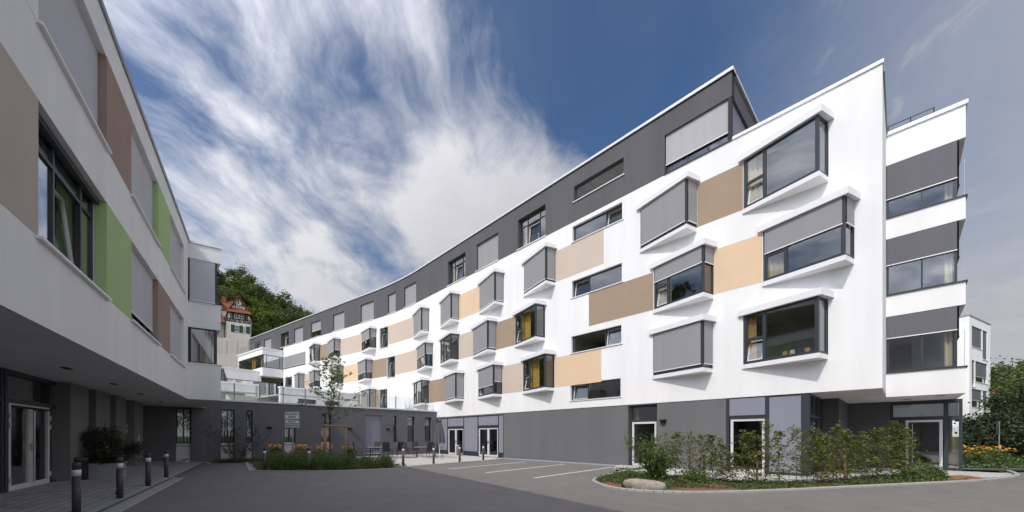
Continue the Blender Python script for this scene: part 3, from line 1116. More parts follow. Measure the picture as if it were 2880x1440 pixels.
zs = [(3.15, 4.12), (6.47, 7.32), (9.68, 10.52), (12.73, 13.95)]
for z0, z1 in zs:
    MB().box(TF, 0.0, TW, -6.0, 0.0, z0, z1).build('spandrel', 'white', MAIN)
for z0, z1, bl_, pl in ((4.12, 6.47, .40, 0), (7.32, 9.68, .48, 1), (10.52, 12.73, .66, 0)):
    w_ = window(MAIN, TF, 0.01, TW-0.20, z0+0.04, z1, 0.06, (1.0,), (), 0.0, bl=bl_, bm='blinddark', rm=False, cur=[(1.60, 1.80)], curm='curtainpale', brec=0.012)
    room(TF, 0.02, TW-0.25, z0+0.02, z1-0.02, -0.16, 4.0, w_, skip='a1')
    MB().box(TF, -0.0, TW+0.05, -0.5, 0.05, z0, z0+0.05).build('sill', 'frame', w_)

    def TS(a, o, z):
        p = FP(-(TW-0.20)-o, -4.3-a, z)
        return p
    w2 = window(MAIN, TS, 0.07, 4.0, z0+0.055, z1, 0.0, (1.3, 2.6), (), 0.0, rm=False)
    blind(TS, 0.1, 3.9, z1-(z1-z0)*(bl_+0.1), z1, 0.05, w2, 'blinddark', 'black')
    MB().tube(TF(TW-0.03, -0.04, z0+0.05), TF(TW-0.03, -0.04, z0+1.4), 0.005, n=5).build('guide_wire', 'steel', w2)
MB().box(TF, -0.04, TW+0.06, -6.0, 0.06, 13.95, 14.10).build('coping', 'trim', MAIN)
rt = MB()
for z in (14.42, 14.62):
    rt.tube(TF(0.0, -0.5, z), TF(1.35, -0.5, z), 0.02, n=6)
for a in (0.05, 0.7, 1.33):
    rt.tube(TF(a, -0.5, 13.3), TF(a, -0.5, 14.64), 0.02, n=6)
rt.build('roof_rail', 'frame', MAIN)
# soffit under the overhang
MB().box(FP, 0.0, 9.3, -7.7, -0.301, 3.152, 3.3).build('soffit', 'white', MAIN)
MB().box(FP, -TW, -0.002, -7.7, -4.301, 3.153, 3.3).build('soffit', 'white', MAIN)
for s, o in ((-0.6, -6.2), (-1.5, -5.0)):
    MB().box(FP, s-0.12, s+0.12, o-0.05, o+0.05, 3.135, 3.16).build('downlight', 'black', MAIN)

# ---- ground floor
gh = [(7.77, 9.32, -1, 3.10), (18.88, 27.6, -1, 3.06)]
wall('ground_floor_wall', FP, 4.74, 27.6, -0.05, 3.149, gh, 0.30, 'gfgrey', MAIN, 2.0, o0=-0.025)


def gdoor(parent, M, a0, a1, z0, z1, o, leaves_=1, hinge=1, glass='glassgf', m='alu'):
    """aluminium glazed door, one or two leaves"""
    d = None
    n = leaves_
    for k in range(n):
        b0 = a0+(a1-a0)*k/n
        b1 = a0+(a1-a0)*(k+1)/n
        mb = MB()
        ring(mb, M, b0+0.004, b1-0.004, z0, z1, 0.095, o-0.06, o, 0.13)
        d = mb.build('door', m, parent)
        MB().box(M, b0+0.09, b1-0.09, o-0.035, o-0.027, z0+0.12, z1-0.09).build('pane', glass, d)
        h = MB()
        hx = b1-0.05 if (k == 0 and n == 2) or hinge > 0 else b0+0.05
        h.box(M, hx-0.015, hx+0.015, o, o+0.05, z0+0.98, z0+1.16)
        h.box(M, hx-0.11, hx+0.015, o+0.05, o+0.07, z0+1.06, z0+1.085)
        h.build('door_handle', 'steel', d)
        hg = MB()
        hx = b0+0.01 if k == 0 else b1-0.01
        for z in (0.2, 1.55, 1.8):
            hg.box(M, hx-0.02, hx+0.02, o, o+0.03, z0+z, z0+z+0.13)
        hg.build('hinge', m, d)
    return d


# single door beside the lamp
dr = MB()
dr.box(FP, 9.20, 9.31, -0.30, -0.18, 0, 3.09).box(FP, 7.78, 7.86, -0.30, -0.18, 0, 3.09).box(FP, 7.86, 9.20, -0.30, -0.18, 3.0, 3.09).box(FP, 7.86, 9.20, -0.30, -0.18, 2.26, 2.38)
df = dr.build('door_frame', 'frame', MAIN)
MB().box(FP, 7.86, 9.20, -0.25, -0.242, 2.38, 3.0).build('pane', 'glassgf', df)
gdoor(df, FP, 7.88, 9.18, 0.02, 2.25, -0.19, 1, -1)
room(FP, 7.5, 9.6, 0, 3.1, -0.33, 4, df)
MB().box(FP, 9.0, 9.18, -0.6, -0.58, 2.38, 3.0).build('curtain', 'wood', df)
# glazed corner unit by the far entrance
un = MB()
for a, b in ((4.62, 4.74), (3.20, 3.32), (1.93, 2.17)):
    un.box(FP, a, b, -0.20, -0.03, 0, 3.149)
un.box(FP, 3.32, 4.62, -0.20, -0.04, 2.26, 2.38)
un.box(FP, 3.32, 4.62, -0.20, -0.04, 3.08, 3.149).box(FP, 2.17, 3.20, -0.20, -0.04, 3.08, 3.149).box(FP, 2.17, 3.20, -0.20, -0.04, 0, 0.12)
uf = un.build('shopfront_frame', 'frame', MAIN)
gdoor(uf, FP, 3.34, 4.58, 0.02, 2.25, -0.07, 1, -1)
blind(FP, 3.33, 4.61, 2.36, 3.1, -0.035, uf, 'blindblue', 'frame')
MB().box(FP, 2.18, 3.19, -0.06, -0.05, 0.12, 3.08).build('blind', 'blindblue', uf)
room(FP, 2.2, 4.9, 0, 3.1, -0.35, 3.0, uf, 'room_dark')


def SG(a, o, z):                                  # side glazing of the recess, a inwards
    p = FP(1.93-o, -a, z)
    return p


sgm = MB()
for a in (0.20, 0.95, 2.1, 3.3):
    sgm.box(SG, a, a+0.09, -0.08, 0.0, 0, 3.149)
sgm.box(SG, 0.29, 3.3, -0.08, -0.002, 2.26, 2.36).box(SG, 0.29, 3.3, -0.08, -0.002, 3.05, 3.149).box(SG, 0.29, 3.3, -0.08, -0.002, 0, 0.10)
sg = sgm.build('shopfront_frame', 'frame', MAIN)
for a, b in ((0.29, 0.95), (1.04, 2.1), (2.19, 3.3)):
    MB().box(SG, a, b, -0.045, -0.037, 0.1, 2.26).build('pane', 'glassgf', sg)
    MB().box(SG, a, b, -0.045, -0.037, 2.36, 3.05).build('pane', 'glassgf', sg)
for a in (1.12, 2.27):
    MB().box(SG, a, a+0.85, -0.09, -0.075, 2.40, 3.02).build('poster', 'poster', sg)
# window lettering: white lines of opening notices (too small to read)
for q in range(8):
    MB().box(SG, 1.15, 1.15+0.34+0.1*((q*7) % 3), -0.035, -0.033, 2.0-q*0.17, 2.06-q*0.17).build('window_lettering', 'plasticwhite', sg)
MB().box(FP, 1.40, 1.93, -7.4, -3.41, 0, 3.15).build('recess_wall', 'dark', MAIN)
MB().box(FP, -0.06, 1.40, -7.7, -7.4, 0, 3.15).build('recess_wall', 'dark', MAIN)


def DU(a, o, z):                                  # far entrance: a from the recess corner outwards
    return FP(-0.06-a, -7.55+o, z)


du = MB()
for a, b in ((0.0, 0.11), (1.66, 1.80), (2.10, 2.20)):
    du.box(DU, a, b, -0.12, 0.0, 0, 3.15)
du.box(DU, 0.11, 1.66, -0.12, -0.002, 2.98, 3.15).box(DU, 1.80, 2.10, -0.12, -0.002, 2.98, 3.15)
du.box(DU, 0.11, 1.66, -0.12, -0.002, 2.27, 2.42).box(DU, 1.80, 2.10, -0.12, -0.002, 2.27, 2.42).box(DU, 0.11, 0.42, -0.12, -0.002, 0, 0.1)
du.box(DU, 1.80, 2.10, -0.12, -0.002, 0, 0.14).box(DU, 0.36, 0.48, -0.12, -0.003, 0.1, 2.27)
duf = du.build('entrance_frame', 'frame', MAIN)
for a, b, c, d in ((0.11, 1.66, 2.42, 2.98), (1.80, 2.10, 2.42, 2.98), (1.80, 2.10, 0.14, 2.27), (0.11, 0.36, 0.1, 2.27)):
    MB().box(DU, a, b, -0.07, -0.062, c, d).build('pane', 'doorglass', duf)
gdoor(duf, DU, 0.50, 1.64, 0.02, 2.26, -0.01, 1, -1, glass='doorglass')
MB().tube(DU(0.72, 0.06, 0.25), DU(0.72, 0.06, 2.1), 0.017, n=8).build('pull_handle', 'steel', duf)
room(DU, -0.2, 2.1, 0, 3.1, -0.2, 3.5, duf)
MB().box(DU, 1.86, 2.06, -0.5, -0.45, 0.0, 3.0).build('wood_lining', 'wood', duf)
MB().box(DU, 1.0, 1.1, -1.2, -1.1, 0.0, 2.6).build('column', 'black', duf)

# ---- glazed terrace front with blinds between annex and blank wall
tf = MB()
for s in (18.88, 19.42, 21.78, 23.6, 25.88, 27.38):
    tf.box(FP, s, s+0.10, -0.22, -0.06, 0, 3.06)
tf.box(FP, 18.98, 27.38, -0.22, -0.075, 2.99, 3.06)
tf.box(FP, 18.98, 19.42, -0.22, -0.065, 0, 0.28).box(FP, 21.88, 23.6, -0.22, -0.065, 0, 0.28).box(FP, 25.98, 27.38, -0.22, -0.065, 0, 0.28)
tf.box(FP, 19.52, 21.78, -0.22, -0.065, 2.14, 2.30).box(FP, 23.7, 25.88, -0.22, -0.065, 2.14, 2.30)
tff = tf.build('terrace_front_frame', 'frame', MAIN)
for a, b, c in ((18.98, 19.42, 0.30), (21.89, 23.59, 0.30), (25.99, 27.37, 0.30), (19.53, 21.77, 2.28), (23.71, 25.87, 2.28)):
    MB().box(FP, a, b, -0.075, -0.068, c+0.05, 2.99).build('blind', 'blindblue', tff)
    MB().box(FP, a, b, -0.09, -0.055, c, c+0.05).build('blind_rail', 'frame', tff)
gdoor(tff, FP, 19.54, 21.76, 0.02, 2.13, -0.10, 2, 0)
gdoor(tff, FP, 23.72, 25.86, 0.02, 2.13, -0.10, 2, 0)
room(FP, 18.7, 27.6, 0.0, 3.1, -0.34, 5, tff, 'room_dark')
for o in list(MAIN.children):
    o.matrix_parent_inverse = MAIN_INV

# ------------------------------------------------------------------ left wing
LEFT = thing('left_wing_building', 'white overhanging wing with green, brown and taupe window fields and dark ground floor piers', 'building')
UW = [(1.06, 3.91), (5.74, 8.64), (10.42, 13.29), (15.1, 17.9), (19.7, 22.6)]
ZL, ZU = (4.43, 6.42), (7.53, 9.47)
lh = [(a, b, *z) for a, b in UW for z in (ZL, ZU)]
wall('wall', LP, 0.0, 26.0, 3.17, 10.17, lh, 0.30, 'white', LEFT, None)
for a, b, z, m in ((8.64, 10.42, ZU, 'umber'), (3.91, 5.74, ZU, 'green'), (13.29, 15.1, ZL, 'taupe'), (8.64, 10.42, ZL, 'green'), (3.91, 5.74, ZL, 'umber'), (13.29, 15.1, ZU, 'white')):
    MB().box(LP, a+0.002, b+0.001, -0.02, 0.005, z[0]+0.002, z[1]-0.002).build('colour_field', m, LEFT)
    MB().box(LP, b-0.004, b+0.006, -0.17, -0.019, z[0]+0.002, z[1]-0.002).build('coloured_reveal', m, LEFT)
    MB().box(LP, a-0.006, a+0.004, -0.17, -0.019, z[0]+0.002, z[1]-0.002).build('coloured_reveal', m, LEFT)
for k, (a, b) in enumerate(UW):
    for z, up in ((ZL, 0), (ZU, 1)):
        a2, b2 = a+0.012, b-0.012
        if k == 2 and up == 0:
            w_ = window(LEFT, LP, a2, b2, z[0], z[1], 0.19, (a+0.62, a+1.75), (z[1]-0.42,), 0.07, tiltcol=1, cur=[(a+0.05, a+0.55)], curm='green', glass='mirrorglass')
            MB().box(LP, a2, b2, -0.18, -0.10, z[1]-0.10, z[1]-0.003).build('blind_box', 'frame', w_)
        elif k == 2:
            window(LEFT, LP, a2, b2, z[0], z[1], 0.19, (a+0.7, a+1.4, a+2.1), (), 0.07, bl=0.90, bm='blindlight', brec=0.12)
        elif k == 1 and up == 0:
            w_ = window(LEFT, LP, a2, b2, z[0], z[1], 0.19, (a+0.7, a+1.4, a+2.1), (), 0.07, bl=0.83, bm='blindlight', brec=0.12)
            mb = MB()
            for zz in (z[0]+0.14, z[0]+0.28):
                mb.tube(LP(a2+0.1, -0.08, zz), LP(b2-0.1, -0.08, zz), 0.013, n=6)
            mb.build('guard_rail', 'steel', w_)
        else:
            window(LEFT, LP, a2, b2, z[0], z[1], 0.19, (), (), 0.07, bl=0.985, bm='blindlight', brec=0.12, rm=False)
MB().box(LP, -0.02, 26.0, -0.45, 0.04, 10.17, 10.30).build('coping', 'zinc', LEFT)
# end bay that steps out over the yard
EB = 1.14


def LE(a, o, z):                                   # its face towards the viewer; a outwards from the main face
    return LP(0.0+o, a, z)


for z0, z1 in ((3.17, 4.76), (6.37, 7.46), (9.42, 10.10)):
    MB().prism(LP, [(0, 0), (0, EB), (-5.7, 0.02), (-5.7, -0.3), (0, -0.3)], z0, z1).build('spandrel', 'white', LEFT)
for z0, z1, b_ in ((4.76, 6.37, 0), (7.46, 9.42, .975)):
    w_ = window(LEFT, LE, 0.04, EB-0.2, z0+0.04, z1, 0.05, (), (), 0.0, bl=b_, bm='blindlight', brec=0.02, glass='mirrorglass', rm=False)
    room(LE, -0.5, 0.62, z0+0.01, z1-0.01, -0.16, 2.0, w_)
    MB().box(LE, 0.0, EB+0.03, -0.4, 0.03, z0, z0+0.04).build('sill', 'trim', w_)

    LS, ll = subm(LP, (-0.06, EB-0.21), (-5.0, -0.02))
    LS2 = (lambda f: lambda a, o, z: f(a, -o, z))(LS)
    window(LEFT, LS2, 0.0, ll-0.1, z0+0.045, z1, 0.0, (1.5, 3.0), (), 0.0, rm=False)
MB().prism(LP, [(0.05, -0.02), (0.05, EB+0.05), (-5.8, 0.03), (-5.8, -0.02)], 10.10, 10.20).build('coping', 'coping', LEFT)
MB().tube(LE(0.75, -0.8, 10.2), LE(0.75, -0.8, 10.85), 0.008, n=5).build('lightning_rod', 'steel', LEFT)
MB().box(LP, -6.0, 26.0, -12.0, -0.302, 3.172, 3.3).build('soffit', 'white', LEFT)
MB().box(LP, -6.0, 26.0, -12.0, -0.31, 9.9, 10.0).build('roof', 'gravel', LEFT)
MB().box(LP, -6.0, 26.0, -12.3, -12.0, 3.17, 10.17).build('rear_wall', 'white', LEFT)
MB().box(LP, 25.7, 26.0, -12.0, -0.31, 3.17, 10.17).build('end_wall', 'white', LEFT)
MB().box(LP, -6.3, -6.0, -12.3, 0.0, 3.17, 10.09).build('end_wall', 'white', LEFT)
for u, o in ((8.2, -1.2), (5.0, -1.15), (1.6, -1.2), (-2.2, -1.25)):
    MB().box(LP, u-0.16, u+0.16, o-0.06, o+0.06, 3.155, 3.18).build('downlight', 'black', LEFT)
# ground floor: sawtooth piers, doors and glazing
for a, b in ((3.22, 4.64), (1.06, 2.53), (-1.0, 0.37), (-3.58, -2.31)):
    MB().box(LP, a, b, -2.75, -2.15, 0.0, 3.171).build('pier', 'pier', LEFT)
for a, b in ((2.53, 3.22), (0.37, 1.06)):
    MB().box(LP, a, b, -2.75, -2.45, 0.0, 3.17).build('niche_wall', 'pier', LEFT)
nf = MB()
nf.box(LP, -2.31, -2.2, -2.55, -2.42, 0.1, 3.17).box(LP, -1.11, -1.0, -2.55, -2.42, 0.1, 3.17).box(LP, -2.2, -1.11, -2.55, -2.43, 2.32, 2.44).box(LP, -2.2, -1.11, -2.55, -2.43, 3.08, 3.17)
nff = nf.build('door_frame', 'frame', LEFT)
gdoor(nff, LP, -2.19, -1.12, 0.14, 2.31, -2.40, 1, 1)
MB().box(LP, -2.2, -1.11, -2.50, -2.492, 2.44, 3.08).build('pane', 'glassgf', nff)
ef = MB()
for a, b in ((4.10, 4.22), (4.95, 5.07), (7.22, 7.36), (7.42, 7.5), (9.4, 9.5)):
    ef.box(LP, a, b, -2.60, -2.43, 0.1, 3.171)
for a, b in ((4.22, 4.95), (5.07, 7.22), (7.5, 9.4)):
    ef.box(LP, a, b, -2.60, -2.44, 3.06, 3.171).box(LP, a, b, -2.60, -2.44, 2.36, 2.47)
ef.box(LP, 4.22, 4.95, -2.60, -2.44, 0.1, 0.24).box(LP, 7.5, 9.4, -2.60, -2.44, 0.1, 0.24)
eff = ef.build('entrance_frame', 'frame', LEFT)
for a, b, c, d in ((4.22, 4.95, .24, 2.36), (4.22, 4.95, 2.47, 3.06), (5.07, 7.22, 2.47, 3.06), (7.5, 9.4, .24, 2.36), (7.5, 9.4, 2.47, 3.06)):
    MB().box(LP, a, b, -2.53, -2.522, c, d).build('pane', 'glassgf', eff)
gdoor(eff, LP, 5.09, 7.20, 0.18, 2.35, -2.43, 2, 0)
MB().tube(LP(6.15, -2.37, 0.3), LP(6.15, -2.37, 2.2), 0.02, n=8).build('pull_handle', 'steel', eff)
MB().box(LP, 5.2, 7.1, -2.43, -2.38, 2.25, 2.30).build('door_closer', 'black', eff)
room(LP, 4.0, 9.6, 0.15, 3.16, -2.62, 6.0, eff)
MB().box(LP, 4.3, 4.9, -3.0, -2.96, 0.15, 3.1).build('wood_lining', 'wood', eff)
for u in (5.4, 5.75, 6.9):
    MB().tube(LP(u, -3.6, 0.15), LP(u, -3.6, 3.1), 0.035, n=8).build('interior_post', 'alu', eff)
MB().box(LP, 4.64, 4.66, -2.75, -2.44, 0.0, 3.17).build('niche_wall', 'pier', LEFT)
MB().box(LP, -8.6, -3.58, -2.85, -2.55, 0.0, 3.17).build('ground_floor_wall', 'pier', LEFT)
MB().box(LP, -4.6, -3.9, -2.551, -2.50, 0.12, 2.9).build('window', 'black', LEFT)
MB().box(LP, -3.0, -2.88, -2.15, -2.12, 1.25, 1.55).build('door_bell_panel', 'alu', LEFT)
for a in (9.5, 12.5, 15.5):
    MB().box(LP, a, a+2.4, -2.9, -2.2, 0.0, 3.171).build('pier', 'pier', LEFT)
MB().box(LP, 9.5, 26, -3.2, -2.9, 0, 3.17).build('ground_floor_wall', 'pier', LEFT)

# ------------------------------------------------------------------ low annex
ANX = thing('low_annex_building', 'single storey dark grey annex with narrow tall windows and roof terrace', 'building')
AW = [(16.21, 16.85, 'a'), (14.21, 14.87, 'b'), (13.31, 13.63, 'b'), (10.92, 11.58, 'b'), (8.70, 9.34, 'b'), (4.98, 6.26, 'd'), (3.71, 4.03, 'c'), (2.12, 2.78, 'c'), (0.54, 1.19, 'c')]
ah = []
for a, b, t in AW:
    ah.append((a, b, 0.06 if t in 'abd' else 1.07, 3.12))
wall('wall', AP, 0.0, 19.0, -0.05, 3.62, ah, 0.30, 'annexgrey', ANX, None)
for a, b, t in AW:
    if t in 'ab':
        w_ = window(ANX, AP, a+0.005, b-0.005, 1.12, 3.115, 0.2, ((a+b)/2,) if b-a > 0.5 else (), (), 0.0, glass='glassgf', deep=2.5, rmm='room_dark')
        MB().box(AP, a+0.005, b-0.005, -0.26, -0.20, 0.07, 1.11).build('lower_panel', 'alu', w_)
        MB().box(AP, a+0.005, b-0.005, -0.20, -0.18, 0.94, 0.99).build('panel_rail', 'zinc', w_)
        if b-a > 0.5:
            MB().box(AP, a+0.04, b-0.04, -0.36, -0.35, 2.55, 3.08).build('blind', 'blindlight', w_)
            for q in range(4):
                MB().box(AP, a+0.08+q*0.14, a+0.12+q*0.14, -0.37, -0.36, 1.15, 2.55).build('blind_slat', 'blindlight', w_)
        if t == 'b' and 8 < a < 9:
            MB().box(AP, a+0.1, b-0.1, -0.6, -0.58, 1.4, 2.6).build('notice_board', 'beige', w_)
    elif t == 'd':
        window(ANX, AP, a+0.005, b-0.005, 0.07, 3.115, 0.18, (), (), 0.0, bl=0.97, bm='blindblue', rm=False, brec=0.10)
    else:
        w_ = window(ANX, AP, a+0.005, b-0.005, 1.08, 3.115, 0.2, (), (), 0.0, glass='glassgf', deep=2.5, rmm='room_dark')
        MB().box(AP, a+0.04, b-0.04, -0.36, -0.35, 2.4, 3.08).build('blind', 'blindlight', w_)
MB().box(AP, -0.3, 19.0, -0.45, 0.05, 3.62, 3.73).build('coping', 'coping', ANX)
MB().box(AP, -0.5, 19.0, -36.0, -0.31, 3.35, 3.5).build('roof', 'patio', ANX)
MB().box(AP, 15.46, 15.475, 0.0, 0.006, 0.0, 3.6).build('expansion_joint', 'black', ANX)
for t in (12.43, 7.41, 4.46):
    l_ = MB().box(AP, t-0.14, t+0.14, 0.0, 0.16, 2.05, 2.13).box(AP, t-0.06, t+0.06, -0.01, 0.03, 2.0, 2.05).build('wall_lamp', 'black', None)
    tag(l_, 'flat black wall lamp on the dark grey annex wall', 'lamp', 'lamps on the annex wall')
l_ = MB().box(FP, 7.30, 7.60, -0.02, 0.16, 2.25, 2.33).box(FP, 7.38, 7.52, -0.02, 0.10, 2.12, 2.25).build('wall_lamp', 'black', None)
tag(l_, 'black spotlight on the grey wall beside the single white framed door', 'lamp')
MB().box(AP, 7.40, 7.56, 0.0, 0.03, 0.26, 0.38).build('wall_vent', 'black', ANX)

# glass guard rail round the roof terrace
gr = thing('glass_railing', 'frameless glass railing with dark posts along the annex roof edge', 'railing')
pt = [0.86, 3.59, 5.9, 8.0, 10.23, 11.56, 12.87, 14.18, 15.6]
for i, t in enumerate(pt):
    MB().box(AP, t-0.03, t+0.03, -0.46, -0.40, 3.5, 4.80).build('post', 'zinc', gr)
    if i:
        MB().box(AP, pt[i-1]+0.05, t-0.05, -0.435, -0.425, 3.78, 4.74).build('glass_panel', 'rail_glass', gr)
MB().box(AP, 0.10, 0.81, -0.435, -0.425, 3.78, 4.70).build('glass_panel', 'rail_glass', gr)
rng_ = random.Random(5)
for k, t in enumerate((1.9, 4.5, 2.3)):
    p = AP(t, -0.9, 3.5)
    mb = MB()
    for q in range(12):
        mb.tube(p, (p[0]+rng_.uniform(-.35, .35), p[1]+rng_.uniform(-.2, .2), 3.5+rng_.uniform(0.5, 1.1)), 0.012, 0.003, 4)
    tag(mb.build('ornamental_grass', 'barkyoung'), 'dry ornamental grass tuft behind the glass railing on the annex roof', 'plant', 'grass tufts on the annex roof')

# ------------------------------------------------------------------ stepped terraces at the far end
TER = thing('stepped_terrace_block', 'white stepped terrace block with corner glazing joined to the curved building', 'building')


def TB(a, o, z):            # a outwards from the facade at s0, o towards the viewer along the facade
    return FP(60.2-o, a, z)


MB().box(FP, 60.2, 69.0, -2.0, 2.6, 12.64, 13.40).build('spandrel', 'white', TER)
MB().box(FP, 60.1, 69.1, -2.0, 2.7, 13.40, 13.58).build('coping', 'trim', TER)
MB().box(FP, 60.2, 69.0, -2.0, 2.6, 9.75, 10.86).build('spandrel', 'white', TER)
window(TER, TB, 0.02, 2.5, 10.90, 12.62, 0.05, (0.45, 2.1), (), 0.0, glass='mirrorglass', rm=False)


def TC(a, o, z):
    return FP(60.2+a, 2.6+o, z)


w_ = window(TER, TC, 0.12, 8.6, 10.90, 12.62, 0.05, (1.5, 3.2, 4.6, 6.4), (), 0.0, cur=[(0.4, 1.4), (3.3, 4.5)], rm=False)
room(TC, 0.12, 8.6, 10.87, 12.63, -0.2, 4.2, w_, skip='a0')
MB().box(FP, 60.3, 60.42, 2.48, 2.56, 10.86, 12.64).build('corner_post', 'frame', TER)
MB().box(FP, 68.8, 69.0, -2.0, 2.6, 10.86, 12.64).build('wall', 'white', TER)
# terrace parapet and storey below
MB().box(FP, 61.2, 61.5, 2.4, 16.0, 9.0, 10.25).build('parapet', 'white', TER)
MB().box(FP, 61.1, 61.6, 2.4, 16.0, 10.25, 10.42).build('coping', 'trim', TER)
MB().box(FP, 61.5, 69.0, 2.6, 16.0, 9.6, 9.75).build('terrace_slab', 'patio', TER)


def TD(a, o, z):
    return FP(61.35-o, a, z)


window(TER, TD, 0.1, 15.5, 6.2, 9.0, 0.05, (1.6, 3.2, 5.2, 7.5, 9.5, 12.0), (), 0.0, glass='mirrorglass', cur=[(1.7, 2.6), (5.3, 6.4)], curm='wood', deep=3)
MB().box(FP, 51.0, 61.2, 6.5, 17.0, 6.2, 6.35).build('terrace_slab', 'patio', TER)


def TE(a, o, z):
    return FP(51.0-o, 6.5+a, z)


wall('wall', TE, 0.0, 10.5, 3.4, 7.15, [(1.2, 8.0, 3.45, 6.35)], 0.3, 'white', TER, None)
MB().box(FP, 51.0, 59.0, 6.4, 6.7, 3.4, 7.15).build('wall', 'white', TER)
MB().box(FP, 50.9, 51.45, 6.4, 17.0, 7.15, 7.32).build('coping', 'trim', TER)
window(TER, TE, 1.22, 7.98, 3.46, 6.34, 0.15, (3.5, 5.8), (), 0.0, bl=0.98, rm=False)
wall('wall', lambda a, o, z: FP(41.4-o, 0.1+a, z), 0.0, 8.0, 3.4, 6.05, [(2.2, 3.6, 3.5, 5.2), (4.6, 6.4, 4.2, 5.2)], 0.3, 'white', TER, None)
MB().box(FP, 41.3, 41.8, 0.1, 8.15, 6.05, 6.2).build('coping', 'trim', TER)
MB().box(FP, 41.4, 50.9, 0.1, 8.1, 5.4, 5.5).build('terrace_slab', 'patio', TER)
MB().box(FP, 41.9, 42.0, 2.0, 6.6, 3.5, 5.4).build('opening_lining', 'blinddark', TER)
st = struct(link('terrace_stairs', None))
for q in range(12):
    MB().box(FP, 43.0+q*0.35, 43.35+q*0.35, 8.2, 10.6, 3.4, 3.7+q*0.17).build('step', 'patio', st)
tg = thing('terrace_glass_railing', 'glass balustrade beside the stairs of the stepped white terraces', 'railing')
for q in range(3):
    MB().box(FP, 52.0+q*2.6, 54.5+q*2.6, 5.9, 5.92, 6.4, 7.6).build('glass_panel', 'rail_glass', tg)
    MB().box(FP, 51.9+q*2.6, 51.97+q*2.6, 5.88, 5.94, 5.5, 7.65).build('post', 'zinc', tg)
tg = thing('terrace_mesh_fence', 'wire fence with thin dark posts along the top of the white terrace block', 'fence')
mb = MB()
for q in range(9):
    MB().box(FP, 61.0+q*1.0, 61.04+q*1.0, 2.3, 2.34, 13.5, 14.6).build('post', 'zinc', tg)
    for z in (13.8, 14.1, 14.4, 14.58):
        if q:
            mb.tube(FP(60.0+q*1.0, 2.32, z), FP(61.0+q*1.0, 2.32, z), 0.012, n=4)
mb.build('wire', 'zinc', tg)


def closed_parasol(loc, z0, z1, r, label, pole=2.9, base=True):
    t = thing('closed_parasol', label, 'parasol', loc)
    mb = MB()
    n = 32
    prof = [(0.0, 1.0), (.06, 1.02), (.15, .98), (.3, .88), (.45, .76), (.6, .62), (.72, .48), (.80, .36), (.815, .32), (.83, .44), (.90, .36), (.95, .26), (1.0, .08)]
    for f, w in prof:
        for k in range(n):
            a = 2*math.pi*k/n
            fold = 1+(0.22 if k % 4 < 2 else -0.18)*(1 if f < .8 else 0.4)
            # the lower hem hangs in points
            z = z0+(z1-z0)*f
            rr = r*fold*w
            mb.v.append((rr*math.cos(a), rr*math.sin(a), z-(0.05 if (f < .02 and k % 4 < 2) else 0)))
    for j in range(len(prof)-1):
        for k in range(n):
            m = (k+1) % n
            mb.f.append((j*n+k, j*n+m, (j+1)*n+m, (j+1)*n+k))
    mb.f.append(tuple((len(prof)-1)*n+k for k in range(n)))
    mb.build('canopy', 'parasolcloth', t, smooth=False)
    MB().tube((0, 0, 0.02), (0, 0, z1), 0.026, n=10).build('pole', 'alu', t)
    MB().tube((0, 0, z0+(z1-z0)*.80), (0, 0, z0+(z1-z0)*.83), r*.45, n=16).build('strap', 'black', t)
    if base:
        for a, b in ((-.26, -.26), (.0, -.26), (-.26, .0), (.0, .0)):
            MB().box(W, a+.005, a+.255, b+.005, b+.255, 0.0, 0.055).build('base_slab', 'kerb', t)
    return t


closed_parasol((-4.92, 25.2, 0.024), 1.06, 2.82, 0.30, 'closed dark grey parasol standing on slabs beside the terrace tables')
closed_parasol(FP(55.0, 8.6, 6.35), 1.0, 3.0, 0.42, 'closed dark grey parasol on the stepped white terrace')
closed_parasol(FP(44.5, 6.2, 5.5), 0.5, 2.2, 0.16, 'thin wrapped pale parasol above the low white terrace wall', base=False)

# ------------------------------------------------------------------ wing beyond the far entrance
RW = thing('rear_wing_building', 'small white overhanging block with grey blinds seen past the building corner', 'building')


def RWP(a, o, z):
    d = (6.2/6.98, 3.2/6.98)
    n = (d[1], -d[0])
    return (47.4+d[0]*a+n[0]*o, 38.5+d[1]*a+n[1]*o, z)


rh = [(0.8, 4.9, 11.1, 13.2), (4.9, 6.2, 9.9, 13.2), (0.6, 1.6, 6.9, 10.0), (1.6, 6.2, 7.7, 10.0), (0.6, 4.4, 4.6, 7.0), (4.4, 6.2, 3.7, 7.0)]
rh = [(0.8, 4.3, 10.9, 13.1), (4.5, 6.2, 9.9, 13.1), (0.8, 1.8, 6.7, 9.5), (2.0, 6.2, 7.3, 9.5), (0.8, 4.3, 4.6, 6.5), (4.5, 6.2, 3.9, 6.5)]
wall('wall', RWP, 0, 7.3, 3.0, 14.0, rh, 0.3, 'white', RW, None)
MB().box(RWP, -0.05, 7.35, -8, 0.05, 14.0, 14.12).build('coping', 'zinc', RW)
MB().box(RWP, 0, 0.3, -9, -0.31, 3.0, 13.99).build('side_wall', 'white', RW)
MB().box(RWP, 7.0, 7.3, -9, -0.31, 3.0, 13.99).build('side_wall', 'white', RW)
MB().box(RWP, -6.0, -0.01, -9, -1.2, 3.0, 13.6).build('stair_block', 'white', RW)
MB().box(RWP, 0.31, 7, -9, -0.31, 3.0, 3.2).build('soffit', 'white', RW)
MB().box(RWP, 0.5, 6.8, -8, -2.5, -0.1, 3.0).build('ground_floor', 'annexgrey', RW)
for k, h in enumerate(rh):
    window(RW, RWP, *h, 0.15, (), (), 0.06, bl=(.98, .98, .80, .72, .62, .62)[k], bm='blinddark', rm=k > 1, brec=0.08)

